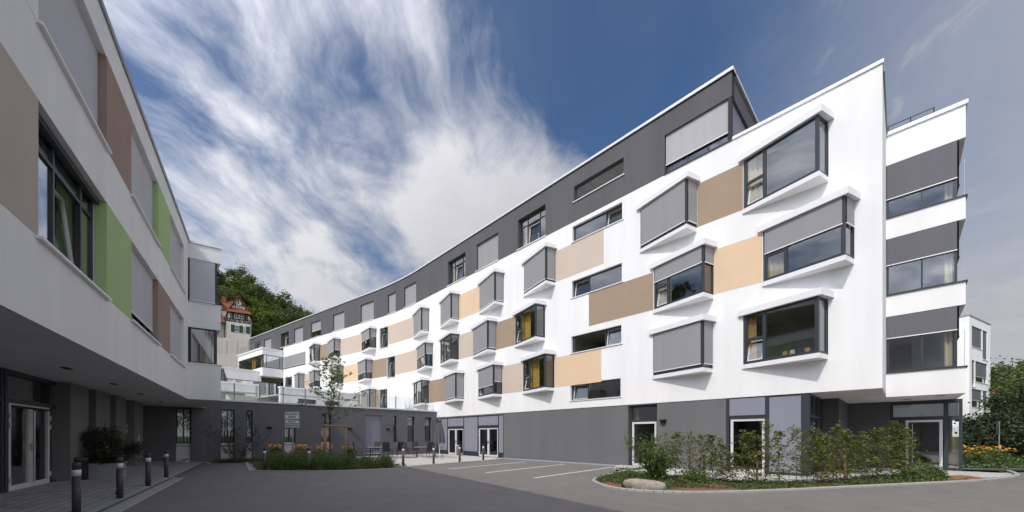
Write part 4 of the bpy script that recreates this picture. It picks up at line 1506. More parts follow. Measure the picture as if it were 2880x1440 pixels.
# ------------------------------------------------------------------ hill, retaining walls, old house
def hill_z(x, y):
    v = -0.9*x+0.3*y
    h = 0.735*(v-71)
    h = 0 if h < 0 else (h if h < 60 else 60+0.12*(h-60))
    return h


mb = MB()
xs = np.linspace(-330, 60, 66)
ys = np.linspace(-60, 330, 66)
for j, y in enumerate(ys):
    for i, x in enumerate(xs):
        mb.v.append((x, y, hill_z(x, y)+0.6*math.sin(x*.13)*math.cos(y*.11)*(1 if hill_z(x, y) > 2 else 0)-0.3))
for j in range(65):
    for i in range(65):
        a = j*66+i
        mb.f.append((a, a+1, a+67, a+66))
struct(mb.build('hillside', 'forestfloor', smooth=True, fix=False))
rw_ = thing('concrete_retaining_wall', 'pale board-marked concrete retaining wall below the half-timbered house', 'wall')
for k in range(8):
    MB().box(W, -78+k*3.6, -74.41+k*3.6, 80, 81, 4, 23.1-k*0.1).build('wall_panel', 'concrete', rw_)
rw2 = thing('concrete_retaining_wall', 'lower concrete retaining wall carrying the wire fence behind the terraces', 'wall')
for k in range(6):
    MB().box(W, -64+k*4.0, -60.01+k*4.0, 70, 71, 0, 17.0).build('wall_panel', 'concrete', rw2)
fn = thing('hill_fence', 'grey wire mesh fence on the lower concrete wall', 'fence')
mb = MB()
for k in range(13):
    MB().tube((-64+k*2, 70.4, 16.9), (-64+k*2, 70.4, 19.6), 0.05, n=6).build('post', 'zinc', fn)
for z in np.linspace(17.3, 19.5, 9):
    mb.tube((-64, 70.4, z), (-40, 70.4, z), 0.018, n=4)
mb.build('wire', 'zinc', fn)

HB = (-80.8, 105.0)
_hc, _hs = math.cos(R(33)), math.sin(R(33))


def HP(a, b, z):            # a to the right along the gable front, b to the rear
    a *= 0.80
    z += 0.6
    return (HB[0]+_hc*a-_hs*b, HB[1]+_hs*a+_hc*b, z)


HOUSE = thing('half_timbered_house', 'half-timbered house with red tiled roof and green shutters on the wooded hill', 'house')
MB().box(HP, 0, 7.0, 0, 8, 22, 33.4).build('ground_storey_wall', 'plaster', HOUSE)
MB().prism(lambda a, c, b: HP(a, b, c), [(0.2, 33.4), (7.1, 33.4), (7.1, 36.2), (5.9, 37.4), (3.5, 40.6), (1.1, 37.4), (0.2, 36.2)], 0.12, 8).build('gable_wall', 'plaster', HOUSE)
tm = MB()


def beam(a0, z0, a1, z1, w=0.17):
    d = math.hypot(a1-a0, z1-z0)
    e = ((a1-a0)/d, (z1-z0)/d)
    tm.prism(lambda x, y, b: HP(a0+e[0]*x-e[1]*y, b, z0+e[1]*x+e[0]*y), [(0, -w/2), (d, -w/2), (d, w/2), (0, w/2)], 0.0, 0.13)


for z in (33.5, 34.35, 36.1, 37.35, 38.5):
    beam(0.2 if z < 37 else 1.3, z, 7.0 if z < 37 else 5.7, z, 0.20)
for a in (0.3, 1.1, 2.2, 3.6, 5.0, 6.2, 6.95):
    beam(a, 33.5, a, 36.1)
for a in (2.6, 4.5):
    beam(a, 37.4, a, 38.9)
beam(3.5, 38.5, 3.5, 40.2)
for a in (0.3, 1.1, 2.2, 3.6, 5.0, 6.2):
    beam(a, 34.3, a+0.42, 33.55, 0.14)
    beam(a+0.85, 34.3, a+0.42, 33.55, 0.14)
beam(0.9, 37.0, 3.5, 41.0, 0.38)
beam(6.1, 37.0, 3.5, 41.0, 0.38)
beam(-0.6, 33.4, 1.0, 37.4, 0.34)
beam(7.7, 34.4, 6.6, 36.4, 0.34)
tm.build('timber_frame', 'timber', HOUSE)
rf = MB()
rf.quad(HP(0.7, -0.5, 37.0), HP(3.5, -0.5, 41.1), HP(3.5, 9, 41.1), HP(0.7, 9, 37.0))
rf.quad(HP(6.3, -0.5, 37.0), HP(3.5, -0.5, 41.1), HP(3.5, 9, 41.1), HP(6.3, 9, 37.0))
rf.quad(HP(0.4, -0.9, 36.1), HP(7.6, -0.9, 36.1), HP(6.3, 0.1, 37.4), HP(0.9, 0.1, 37.4))
rf.quad(HP(-7.0, -0.4, 32.9), HP(-0.4, -0.4, 32.9), HP(0.9, 2.2, 36.6), HP(-7.0, 2.2, 36.6))
rf.quad(HP(-7.0, 1.0, 36.4), HP(0.9, 1.0, 36.4), HP(1.6, 4.0, 40.3), HP(-7.0, 4.0, 40.3))
rf.quad(HP(6.3, 0.0, 37.4), HP(7.6, -0.9, 36.1), HP(7.9, 9, 36.1), HP(6.3, 9, 37.4))
ro = rf.build('roof', 'rooftile', HOUSE, fix=False)
sm = ro.modifiers.new('thickness', 'SOLIDIFY')
sm.thickness = 0.18
MB().box(HP, -1.6, -0.3, 3.2, 4.0, 38.5, 41.2).build('chimney', 'rooftile', ro)
MB().box(HP, -7, 0.0, 1.0, 8, 22, 36.4).build('side_wing_wall', 'plaster', HOUSE)
MB().box(HP, -5.5, -1.5, 0.0, 3.0, 36.6, 39.2).build('dormer', 'timber', HOUSE)


def hwin(a, z, w, h, sh=(0, 0), b=0.0):
    f = MB()
    ring(f, HP, a, a+w, z, z+h, 0.12, b-0.08, b+0.02)
    f.box(HP, a+w/2-0.06, a+w/2+0.06, b-0.08, b+0.02, z+0.12, z+h-0.12).box(HP, a+0.12, a+w/2-0.06, b-0.07, b+0.01, z+h*.55, z+h*.55+0.08).box(HP, a+w/2+0.06, a+w-0.12, b-0.07, b+0.01, z+h*.55, z+h*.55+0.08)
    o = f.build('window', 'plasticwhite', HOUSE)
    MB().box(HP, a+0.1, a+w-0.1, b-0.03, b-0.01, z+0.1, z+h-0.1).build('pane', 'black', o)
    if sh[0]:
        MB().box(HP, a-sh[0]-0.04, a-0.04, b-0.10, b-0.03, z-0.05, z+h+0.05).build('shutter', 'shutter', o)
    if sh[1]:
        MB().box(HP, a+w+0.04, a+w+sh[1]+0.04, b-0.10, b-0.03, z-0.05, z+h+0.05).build('shutter', 'shutter', o)


hwin(2.35, 34.5, 1.15, 1.5, (0.85, 0), 0.0)
hwin(3.8, 34.5, 1.15, 1.5, (0, 0.0), 0.0)
hwin(5.2, 34.5, 0.75, 1.5, (0.0, 0.0), 0.0)
MB().box(HP, 5.2, 5.95, -0.15, -0.09, 34.4, 36.0).build('shutter', 'shutter', HOUSE)
hwin(3.0, 37.55, 1.0, 1.15, (0, 0), 0.05)
hwin(2.5, 30.7, 1.2, 1.9, (1.1, 1.1), -0.02)
hwin(5.0, 30.7, 0.7, 1.9, (0, 1.1), -0.02)
hwin(-4.6, 36.9, 1.6, 1.5, (0, 0.9), -0.02)
hwin(-3.2, 33.9, 1.0, 1.6, (0, 0.8), 0.98)
hwin(-3.0, 30.7, 0.3, 1.9, (0, 1.1), 0.98)
MB().tube(HP(-0.5, -0.1, 24), HP(-0.5, -0.1, 33), 0.10, n=6).build('downpipe', 'timber', HOUSE)
gs = MB().box(W, -72.5, -58, 112, 118, 22, 30.6).build('garden_building_wall', 'wood')
MB().quad((-73, 111, 30.2), (-57, 111, 29.2), (-57, 118, 33.0), (-73, 118, 34.0)).build('roof', 'rooftile', gs)
tag(gs, 'low brown garden building beside the half-timbered house', 'shed')

# ------------------------------------------------------------------ trees and plants
def crown_pts(rng, n, rx, ry, rz, clumps, zc, sig=0.16):
    c = rng.normal(size=(clumps, 3))
    c /= np.linalg.norm(c, axis=1)[:, None]
    c *= rng.uniform(0.45, 1.0, (clumps, 1))**0.6
    w = rng.uniform(0.6, 1.5, clumps)
    idx = rng.choice(clumps, n, p=w/w.sum())
    p = c[idx]+rng.normal(size=(n, 3))*sig*rng.uniform(0.6, 1.3, clumps)[idx][:, None]
    return p*np.array([rx, ry, rz])+np.array([0, 0, zc])


def tree_mesh(seed, h, rx, leaf, n, lm, clumps=34, trunk_r=0.22):
    rng = np.random.default_rng(seed)
    P = crown_pts(rng, n, rx, rx, h*0.40, clumps, h*0.60)
    V, F = leaves(P, leaf, seed, 0.7, 0.7)
    cm = np_mesh('crown', V, F, lm)
    mb = MB()
    top = Vector((rng.uniform(-.3, .3), rng.uniform(-.3, .3), h*0.75))
    mb.tube((0, 0, -0.5), top*0.5, trunk_r, trunk_r*0.7, 8).tube(top*0.5, top, trunk_r*0.7, trunk_r*0.2, 7)
    for k in range(9):
        f = rng.uniform(0.3, 0.85)
        a = rng.uniform(0, 6.28)
        q = top*f
        e = q+Vector((math.cos(a)*rx*.7, math.sin(a)*rx*.7, h*rng.uniform(0.08, 0.22)))
        mb.tube(q, e, trunk_r*0.35, trunk_r*0.08, 6)
    return cm, mb.mesh('trunk', 'bark')


def put_tree(name, meshes, loc, s, rz, label, group=None, cat='tree', sz=None):
    t = thing(name, label, cat, loc, rz, group)
    t.scale = (s, s, sz or s)
    link('crown', meshes[0], t)
    link('trunk', meshes[1], t)
    return t


hill_kinds = [tree_mesh(11, 13, 5.2, 0.75, 2600, 'leaf_forest'), tree_mesh(12, 14, 5.0, 0.75, 2600, 'leaf_forest2'), tree_mesh(13, 12, 5.4, 0.75, 2600, 'leaf_lime'), tree_mesh(14, 15, 5.2, 0.75, 2600, 'leaf_forest')]
klabel = ['dark green broadleaf tree on the wooded hill behind the half-timbered house', 'grey green broadleaf tree on the wooded hill behind the half-timbered house',
          'bright yellow green tree on the wooded hill behind the half-timbered house', 'tall deep green tree on the wooded hill behind the half-timbered house']
rng = np.random.default_rng(77)
placed = []
tries = 0
while len(placed) < 70 and tries < 6000:
    tries += 1
    y = rng.uniform(92, 178)
    k = rng.uniform(-0.86, -0.46)
    x = k*y
    v = -0.9*x+0.3*y
    if v < 96 or v > 156:
        continue
    if y < 118 and -0.86 < k < -0.60:
        continue
    if any((x-a)**2+(y-b)**2 < 5.6**2 for a, b in placed):
        continue
    placed.append((x, y))
    q = int(rng.choice([0, 0, 1, 2, 3, 3]))
    put_tree('hillside_tree', hill_kinds[q], (x, y, hill_z(x, y)-0.4), float(rng.uniform(0.62, 0.9)), float(rng.uniform(0, 6.3)), klabel[q], 'trees on the wooded hill '+str(q+1))
for x, y, s, q in ((-70, 112, .55, 2), (-66, 116, .62, 0), (-72.6, 108, .45, 2), (-62, 117, .5, 1), (-56, 118, .5, 0), (-86, 158, 1.0, 0), (-82, 153, .9, 3), (-89, 166, 1.1, 2), (-93, 162, 1.0, 1), (-80, 160, .9, 0)):
    put_tree('hillside_tree', hill_kinds[q], (x, y, hill_z(x, y)-0.4), s, x, klabel[q], 'trees on the wooded hill '+str(q+1))
# the rest of the wood goes on round the yard as one mass
P = []
for k in range(330):
    x, y = rng.uniform(-200, -40), rng.uniform(-40, 170)
    v = -0.9*x+0.3*y
    if v < 78 or v > 190 or (-0.88 < x/max(y, 1) < -0.4 and y > 60):
        continue
    P.append(crown_pts(rng, 420, 5, 5, 6, 20, 7.0)+np.array([x, y, hill_z(x, y)]))
V, F = leaves(np.concatenate(P), 1.5, 5, 0.75, 0.7)
o = link('hillside_wood', np_mesh('hillside_wood', V, F, 'leaf_forest'))
o['kind'] = 'stuff'
o['label'] = 'dense broadleaf wood covering the hill beyond the yard'
o['category'] = 'wood'


def skeleton_tree(seed, h, clear, spread, nb, sub, r0, leaf_per, up=0.7, twig=0.35, droop=0.0, wob=0.02):
    """young tree: leader, side branches, twigs; returns wood MB and leaf points"""
    rng = np.random.default_rng(seed)
    mb = MB()
    P = []
    n = 14
    pts = [Vector((0, 0, 0))]
    for k in range(1, n+1):
        pts.append(Vector((rng.normal()*wob*h*k/n, rng.normal()*wob*h*k/n, h*k/n)))
    for k in range(n):
        mb.tube(pts[k], pts[k+1], r0*(1-k/n*0.92), r0*(1-(k+1)/n*0.92), 7, cap=False)
    for b in range(nb):
        f = clear+(1-clear)*(b+rng.uniform(0, 1))/nb
        f = min(f, 0.985)
        i = min(int(f*n), n-1)
        q = pts[i].lerp(pts[i+1], f*n-i)
        a = b*2.4+rng.uniform(-.5, .5)
        L = spread*(1-((f-clear)/(1-clear))**1.3*0.78)*rng.uniform(0.7, 1.15)
        d = Vector((math.cos(a), math.sin(a), up*rng.uniform(0.6, 1.3))).normalized()
        seg = 4
        c = q.copy()
        br = r0*0.38*(1-f*0.6)
        for s_ in range(seg):
            d2 = (d+Vector((rng.normal()*.16, rng.normal()*.16, rng.normal()*.1-droop))).normalized()
            e = c+d2*(L/seg)
            mb.tube(c, e, br*(1-s_/seg*.8), br*(1-(s_+1)/seg*.8), 5, cap=False)
            for t in range(sub):
                td = (d2*0.6+Vector((rng.normal(), rng.normal(), rng.normal()*.5+.15))).normalized()
                c0 = c.lerp(e, rng.uniform(0, 1))
                tl = twig*rng.uniform(.5, 1.2)*(0.5+0.5*L/spread)
                c1 = c0+td*tl
                mb.tube(c0, c1, br*.25, br*.08, 4, cap=False)
                for m in range(leaf_per):
                    g = rng.uniform(0.15, 1.05)
                    P.append(tuple(c0.lerp(c1, g)+Vector(rng.normal(size=3)*0.035)))
            c = e
            d = d2
    for m in range(leaf_per*4):
        g = rng.uniform(0.86, 1.0)
        P.append((pts[-1].x+rng.normal()*.05, pts[-1].y+rng.normal()*.05, h*g))
    return mb, np.array(P)


# young street tree in the bed with its stake frame
wd, P = skeleton_tree(21, 6.2, 0.35, 2.2, 28, 3, 0.055, 4, 0.55, 0.5)
t = thing('young_tree', 'slender young tree with sparse light green leaves in the centre bed', 'tree', (-10.75, 22.0, 0.016))
V, F = leaves(P, 0.14, 3, 0.65, 0.6)
link('crown', np_mesh('crown', V, F, 'leaf_young'), t)
wd.build('trunk', 'barkyoung', t)
t = thing('tree_stake_frame', 'round timber tripod stakes with crossbars supporting the young tree', 'tree support', (-10.75, 22.0, 0.0))
ST = [(-0.62, 0.45), (0.02, -0.62), (0.70, 0.42)]
for x, y in ST:
    MB().tube((x, y, -0.1), (x, y, 2.2), 0.06, 0.055, 12).build('stake', 'woodpost', t, smooth=True)
for i in range(3):
    a, b = ST[i], ST[(i+1) % 3]
    d = Vector((b[0]-a[0], b[1]-a[1], 0)).normalized()*0.1
    MB().tube((a[0]-d.x, a[1]-d.y, 2.13), (b[0]+d.x, b[1]+d.y, 2.13), 0.048, n=12).build('crossbar', 'woodpost', t, smooth=True)
MB().tube((0.02, -0.56, 1.95), (0, 0, 1.95), 0.02, n=6).build('tie', 'fabric', t)

# fire lane sign
def text_mesh(txt, size, m, bold=0.0):
    cu = bpy.data.curves.new('lettering', 'FONT')
    cu.body = txt
    cu.size = size
    cu.align_x = 'CENTER'
    cu.align_y = 'CENTER'
    cu.space_line = 0.92
    cu.extrude = 0.001
    cu.offset = bold
    ob = bpy.data.objects.new('lettering', cu)
    C.objects.link(ob)
    dg = bpy.context.evaluated_depsgraph_get()
    me = bpy.data.meshes.new_from_object(ob.evaluated_get(dg))
    bpy.data.objects.remove(ob)
    me.materials.clear()
    me.materials.append(MATS[m])
    return me


def rounded(w, h, r, n=5):
    P = []
    for cx, cy, a0 in ((w/2-r, h/2-r, 0), (-w/2+r, h/2-r, 90), (-w/2+r, -h/2+r, 180), (w/2-r, -h/2+r, 270)):
        for k in range(n+1):
            a = R(a0+90*k/n)
            P.append((cx+r*math.cos(a), cy+r*math.sin(a)))
    return P


SG_ = thing('fire_lane_sign', 'two white text plates on a grey post in the flower bed', 'sign', (-10.92, 18.5, 0), R(-8))
MB().tube((0, 0, -0.1), (0, 0, 2.72), 0.030, n=12).build('post', 'zinc', SG_, smooth=True)
for zc, txt, ts in ((2.555, 'Feuerwehr-\nzufahrt', 0.155), (2.145, 'Parken in\ngekennzeichneten\nFlächen erlaubt', 0.105)):
    pl = MB().prism(lambda a, c, b: (a, b, c), [(x, zc+y) for x, y in rounded(0.79, 0.375, 0.05)], -0.055, -0.047).build('sign_plate', 'signwhite', SG_)
    bd = MB()
    o_, i_ = rounded(0.745, 0.33, 0.04), rounded(0.725, 0.31, 0.035)
    for k in range(len(o_)):
        q = (k+1) % len(o_)
        bd.quad((o_[k][0], -0.0565, zc+o_[k][1]), (o_[q][0], -0.0565, zc+o_[q][1]), (i_[q][0], -0.0565, zc+i_[q][1]), (i_[k][0], -0.0565, zc+i_[k][1]))
    bd.build('sign_border', 'signtext', pl, fix=False)
    tx = link('lettering', text_mesh(txt, ts, 'signtext', 0.002), pl, (0, -0.058, zc))
    tx.rotation_euler = (R(90), 0, 0)

# bollards
def bollard_proto():
    a = MB().lathe([(0.062, 0.0), (0.062, 0.74)], 20).mesh('shaft', 'bollard', True)
    b = MB().lathe([(0.064, 0.74), (0.064, 0.86)], 20).mesh('reflector', 'reflective', True)
    c = MB().lathe([(0.062, 0.86), (0.062, 0.985), (0.056, 1.0), (0.0, 1.002)], 20).mesh('cap', 'bollard', True)
    d = MB().lathe([(0.085, 0.0), (0.085, 0.012), (0.064, 0.014)], 20).mesh('foot_plate', 'bollard', True)
    e = MB().box(W, 0.055, 0.085, -0.03, 0.03, 0.12, 0.17).mesh('lock', 'bollard')
    return (('shaft', a), ('reflector', b), ('cap', c), ('foot_plate', d), ('lock', e))


BP = bollard_proto()
BL = [((-8.50, 7.25), 'dark bollard with white band on the forecourt kerb, nearest the double entrance doors'), ((-9.49, 8.99), 'dark bollard with white band on the forecourt kerb in front of the pine planter'),
      ((-10.98, 11.21), 'dark bollard with white band on the forecourt kerb beyond the pine planter'), ((-12.65, 13.59), 'dark bollard with white band at the far end of the forecourt kerb'),
      ((-10.89, 16.35), 'dark bollard with white band at the flower bed edge, in front of the sign post'), ((-8.91, 16.3), 'dark bollard with white band at the flower bed edge, between sign and stake frame'),
      ((-5.55, 18.95), 'dark bollard with white band where the flower bed meets the terrace'), ((-4.27, 20.25), 'dark bollard with white band on the terrace kerb by the closed parasol'),
      ((-3.07, 21.8), 'dark bollard with white band on the terrace kerb before the left double door'), ((-1.8, 23.3), 'dark bollard with white band at the terrace kerb end near the blank grey wall')]
for k, ((x, y), lb) in enumerate(BL):
    t = thing('bollard', lb, 'bollard', (x, y, 0.02), k*1.3+2.2, 'bollards along the yard edges')
    for n_, me in BP:
        link(n_, me, t)

# planter with mountain pine, litter bin
pp = thing('pine_planter', 'square grey concrete planter box by the entrance piers', 'planter', (-13.75, 12.55, 0.10), R(34))
mb = MB()
for a0, a1, b0, b1 in ((-.42, .42, -.42, -.37), (-.42, .42, .37, .42), (-.42, -.37, -.37, .37), (.37, .42, -.37, .37)):
    mb.box(W, a0, a1, b0, b1, 0, 0.53)
mb.build('box', 'planter', pp)
MB().box(W, -.37, .37, -.37, .37, 0.02, 0.47).build('soil', 'soil', pp)
pn = thing('mountain_pine', 'dark spreading pine growing in the grey planter box', 'shrub', (-13.75, 12.55, 0.57), 0.4)
rng = np.random.default_rng(8)
wood = MB()
wood.tube((0, 0, -0.1), (-0.05, 0.05, 0.5), 0.06, 0.045, 8).tube((-0.05, 0.05, 0.5), (-0.25, 0.1, 0.95), 0.045, 0.02, 7)
P = []
pads = [(-0.75, 0.1, 1.08, .42), (-0.35, -0.25, 0.98, .40), (0.05, 0.1, 0.92, .42), (-0.1, 0.3, 1.12, .35), (0.35, -0.1, 0.75, .38), (0.6, 0.15, 0.45, .33), (0.25, 0.2, 0.55, .42),
        (-0.3, 0.0, 0.62, .40), (0.05, -0.3, 0.35, .40), (-0.35, 0.2, 0.25, .36), (0.5, -0.2, 0.2, .36), (0.75, 0.0, 0.62, .28), (-0.55, 0.3, 0.85, .3), (-1.0, 0.05, 1.1, .2), (0.1, 0.0, 0.15, .4)]
for x, y, z, r in pads:
    wood.tube((-0.08, 0.05, z*0.6), (x, y, z-0.05), 0.022, 0.008, 5)
    n = int(330*r/.38)
    q = rng.normal(size=(n, 3))*np.array([r*.5, r*.5, r*.26])+np.array([x, y, z])
    P.append(q)
P = np.concatenate(P)
wood.build('trunk', 'bark', pn)
V, F = leaves(P, 0.17, 4, 0.13, 0.6)
link('needles', np_mesh('needles', V, F, 'needle'), pn)
lb = thing('litter_bin', 'round black litter bin standing beside the pine planter', 'bin', (-13.72, 11.75, 0.13), R(-50))
MB().lathe([(0.20, 0.0), (0.215, 0.03), (0.215, 0.50)], 24).build('body', 'black', lb, smooth=True)
mb = MB()
for k in range(24):
    a0, a1 = 2*math.pi*k/24, 2*math.pi*(k+1)/24
    if 8 <= k <= 14:
        continue
    mb.quad((0.215*math.cos(a0), 0.215*math.sin(a0), 0.50), (0.215*math.cos(a1), 0.215*math.sin(a1), 0.50), (0.215*math.cos(a1), 0.215*math.sin(a1), 0.62), (0.215*math.cos(a0), 0.215*math.sin(a0), 0.62))
mb.build('slot_ring', 'black', lb, fix=False)
MB().lathe([(0.225, 0.62), (0.225, 0.70), (0.20, 0.73), (0.0, 0.735)], 24).build('lid', 'bollard', lb, smooth=True)
fp = thing('flower_bowl', 'white bowl of small plants below the annex window by the left wing', 'flower pot', AP(16.5, 0.25, 0.02))
MB().lathe([(0.10, 0), (0.17, 0.13), (0.16, 0.14), (0.10, 0.10)], 14).build('bowl', 'plasticwhite', fp)
V, F = leaves(rng.normal(size=(120, 3))*np.array([.09, .09, .04])+np.array([0, 0, .18]), 0.06, 3)
link('plants', np_mesh('plants', V, F, 'leaf_bush'), fp)
bn = thing('waste_bin', 'small round grey bin beside the left terrace double door', 'bin', (-4.25, 29.45, 0.03))
MB().lathe([(0.16, 0), (0.17, 0.68), (0.18, 0.70), (0.18, 0.74)], 18).build('body', 'zinc', bn, smooth=True)
MB().lathe([(0.18, 0.742), (0.17, 0.775), (0.0, 0.78)], 18).build('lid', 'alu', bn, smooth=True)

# garden furniture
def chair_parts():
    out = []
    f = MB()
    out.append(('seat', MB().box(W, -.24, .24, -.23, .23, .43, .455).mesh('seat', 'fabric')))
    Bm = lambda a, o, z: (a, -.21-0.24*(z-.44)+o, z)
    out.append(('backrest', MB().box(Bm, -.225, .225, -.008, .008, .47, 1.08).mesh('backrest', 'fabric')))
    for s in (-1, 1):
        m = MB()
        m.tube((s*.25, .22, .44), (s*.25, .27, 0), .014, n=6)
        out.append(('leg', m.mesh('leg', 'bollard')))
        m = MB()
        m.tube((s*.25, -.05, .62), (s*.25, -.30, 0), .014, n=6)
        out.append(('leg', m.mesh('leg', 'bollard')))
        m = MB()
        m.tube((s*.245, -.20, .42), (s*.245, -.365, 1.10), .014, n=6)
        m.tube((s*.25, .23, .445), (s*.25, -.22, .44), .013, n=6)
        out.append(('side_frame', m.mesh('side_frame', 'bollard')))
        m = MB()
        m.box(W, s*.27-.025, s*.27+.025, -.25, .22, .635, .655)
        m.tube((s*.26, .19, .44), (s*.265, .20, .64), .012, n=6)
        out.append(('armrest', m.mesh('armrest', 'bollard')))
    m = MB()
    m.tube((-.245, -.365, 1.09), (.245, -.365, 1.09), .014, n=6)
    out.append(('top_rail', m.mesh('top_rail', 'bollard')))
    m = MB().tube((-.15, -.345, 1.02), (.15, -.345, 1.02), .05, n=10)
    out.append(('head_cushion', m.mesh('head_cushion', 'fabric')))
    return out


CH = chair_parts()
CHP = [(-10.45, 25.35, -60, 'at the first terrace table, nearest the flower bed', 0), (-10.05, 26.1, -70, 'beside the chair at the left end of the first terrace table', 0),
       (-10.2, 27.6, 165, 'between the first terrace table and the blue grey annex blind', 0), (-8.55, 25.45, 5, 'with its back to the road at the first terrace table', 0), (-8.25, 26.75, 60, 'at the first terrace table, nearest the second table', 0),
       (-7.50, 26.2, -75, 'with head cushion, at the left end of the second terrace table', 1), (-7.0, 25.55, -60, 'with head cushion, at the road side of the second terrace table', 1), (-7.2, 27.9, -150, 'behind the second terrace table, nearest the first', 0),
       (-5.75, 25.4, 45, 'at the second terrace table, next to the parasol base', 0), (-6.05, 27.9, 170, 'behind the second terrace table by the annex window', 0), (-5.35, 27.2, 100, 'at the parasol end of the second terrace table', 0)]
for x, y, a, lb, hc in CHP:
    t = thing('garden_chair', 'dark garden chair '+lb, 'chair', (x, y, 0.024), R(a), 'garden chairs on the terrace')
    for n_, me in CH:
        if n_ == 'head_cushion' and not hc:
            continue
        link(n_, me, t)
for x, y, lb in ((-9.4, 26.35, 'grey garden table nearer the flower bed'), (-6.25, 26.75, 'grey garden table beside the closed parasol')):
    t = thing('garden_table', lb, 'table', (x, y, 0.024), R(20), 'garden tables on the terrace')
    MB().box(W, -.75, .75, -.48, .48, .70, .725).build('table_top', 'tabletop', t)
    MB().box(W, -.65, .65, -.40, .40, .64, .698).build('apron', 'bollard', t)
    for a in (-.6, .6):
        for b in (-.36, .36):
            MB().box(W, a-.03, a+.03, b-.03, b+.03, 0, .64).build('leg', 'bollard', t)

# planting of the centre bed
def clump(seed, n, r, h, leaf, lm, asp=0.35, flat=1.2, sig=.5):
    rng = np.random.default_rng(seed)
    u = rng.uniform(0, 1, n)**0.5
    a = rng.uniform(0, 6.283, n)
    z = rng.uniform(0.03, 1, n)
    w = np.sqrt(np.clip(1-(z*.92)**2.2, 0, 1))
    lump = 1+0.22*np.sin(a*3+seed)+0.14*np.sin(a*7+2*seed)
    P = np.stack([np.cos(a)*u*r*w*lump, np.sin(a)*u*r*w*lump, z*h*(1+.18*np.sin(a*4+u*7+seed))], 1)+rng.normal(size=(n, 3))*0.025
    V, F = leaves(P, leaf, seed, asp, flat)
    return np_mesh('foliage', V, F, lm)


def stems(seed, n, r, h, m='leaf_low', rad=0.004):
    rng = np.random.default_rng(seed)
    mb = MB()
    for k in range(n):
        a, u = rng.uniform(0, 6.283), rng.uniform(0, 1)**.5
        mb.tube((math.cos(a)*u*r*.4, math.sin(a)*u*r*.4, -0.03), (math.cos(a)*u*r*.9, math.sin(a)*u*r*.9, h*rng.uniform(.6, .95)), rad*1.6, rad, 4, cap=False)
    return mb.mesh('stems', m, fix=False)


feather = [(clump(31+k, 2400, 0.52, 0.60, 0.07, 'leaf_bush', 0.34, 1.2), stems(31+k, 40, .55, .6)) for k in range(3)]
FB = [(-10.5, 16.75, 1.0), (-9.75, 16.65, 1.05), (-9.0, 16.75, .95), (-8.2, 16.75, 1.0), (-7.45, 16.95, .95), (-6.6, 17.35, .9), (-5.95, 17.75, .85), (-10.9, 17.5, 1.05), (-10.0, 17.6, 1.1),
      (-9.1, 17.6, 1.05), (-8.3, 17.7, .95), (-11.6, 18.3, 1.05), (-10.6, 18.5, 1.1), (-9.6, 18.5, 1.05), (-8.6, 18.7, .9), (-12.3, 19.3, 1.0), (-11.3, 19.5, 1.05), (-7.2, 18.2, .85), (-6.4, 18.5, .85), (-10.2, 19.6, .95)]
for k, (x, y, s) in enumerate(FB):
    t = thing('feathery_bush', 'low feathery green bush in the centre flower bed', 'bush', (x, y, 0.014), k*1.1, 'feathery bushes in the centre bed')
    t.scale = (s, s, s*(1.0+0.12*math.sin(k*2.1)))
    link('foliage', feather[k % 3][0], t)
    link('stems', feather[k % 3][1], t)


def flower_mesh(seed, n, r, h):
    rng = np.random.default_rng(seed)
    mb = MB()
    for k in range(n):
        a, u = rng.uniform(0, 6.283), rng.uniform(0, 1)**.5
        c = Vector((math.cos(a)*u*r, math.sin(a)*u*r, h*rng.uniform(.82, 1.08)))
        ax = rng.normal(size=2)*.35
        for p in range(8):
            b = p*math.pi/4
            e = c+Vector((math.cos(b)*.072, math.sin(b)*.072, -.012+ax[0]*math.cos(b)*.06+ax[1]*math.sin(b)*.06))
            d = Vector((-math.sin(b), math.cos(b), 0))*.022
            mb.quad(c+d*.4, e+d, e-d, c-d*.4)
        mb.tube(c, c+Vector((0, 0, .014)), .012, .008, 5)
    return mb.mesh('blossoms', 'petal', fix=False)


FLW = [(-14.25, 22.35, .40, .95, 20, 'behind the shrub at the annex wall'), (-12.6, 22.2, .62, .95, 34, 'between the shrub and the sign post'), (-11.55, 22.9, .55, .95, 32, 'between the sign post and the stake frame'), (-10.35, 23.6, .42, .85, 18, 'behind the young tree stakes')]
for k, (x, y, r, h, n, lb) in enumerate(FLW):
    t = thing('coneflower_clump', 'clump of orange daisy-like flowers '+lb, 'flowers', (x, y, 0.014), k, 'orange flowers in the centre bed')
    link('foliage', clump(60+k, 900, r*1.0, h*.8, .10, 'leaf_low', .4, .9), t)
    link('blossoms', flower_mesh(70+k, int(n*1.5), r, h), t)
    link('stems', stems(80+k, 30, r, h), t)


def cover(name, poly, n, leaf, lm, hmax, seed, label, skip=None):
    rng = np.random.default_rng(seed)
    xs_ = [p[0] for p in poly]
    ys_ = [p[1] for p in poly]
    P = []
    while len(P) < n:
        c = (rng.uniform(min(xs_), max(xs_)), rng.uniform(min(ys_), max(ys_)))
        if not inside(c, poly) or (skip and skip(*c)):
            continue
        dens = math.sin(c[0]*1.9+seed)*math.sin(c[1]*2.3)+0.6*math.sin(c[0]*4.3+c[1]*3.1)
        if dens < -0.55:
            continue
        for q in range(6):
            P.append((c[0]+rng.normal()*.07, c[1]+rng.normal()*.07, 0.02+abs(rng.normal())*hmax*.4*(0.7+0.4*dens)))
    V, F = leaves(np.array(P), leaf, seed, .6, .7)
    o = link(name, np_mesh(name, V, F, lm))
    o['kind'] = 'stuff'
    o['label'] = label
    o['category'] = 'ground cover'
    return o


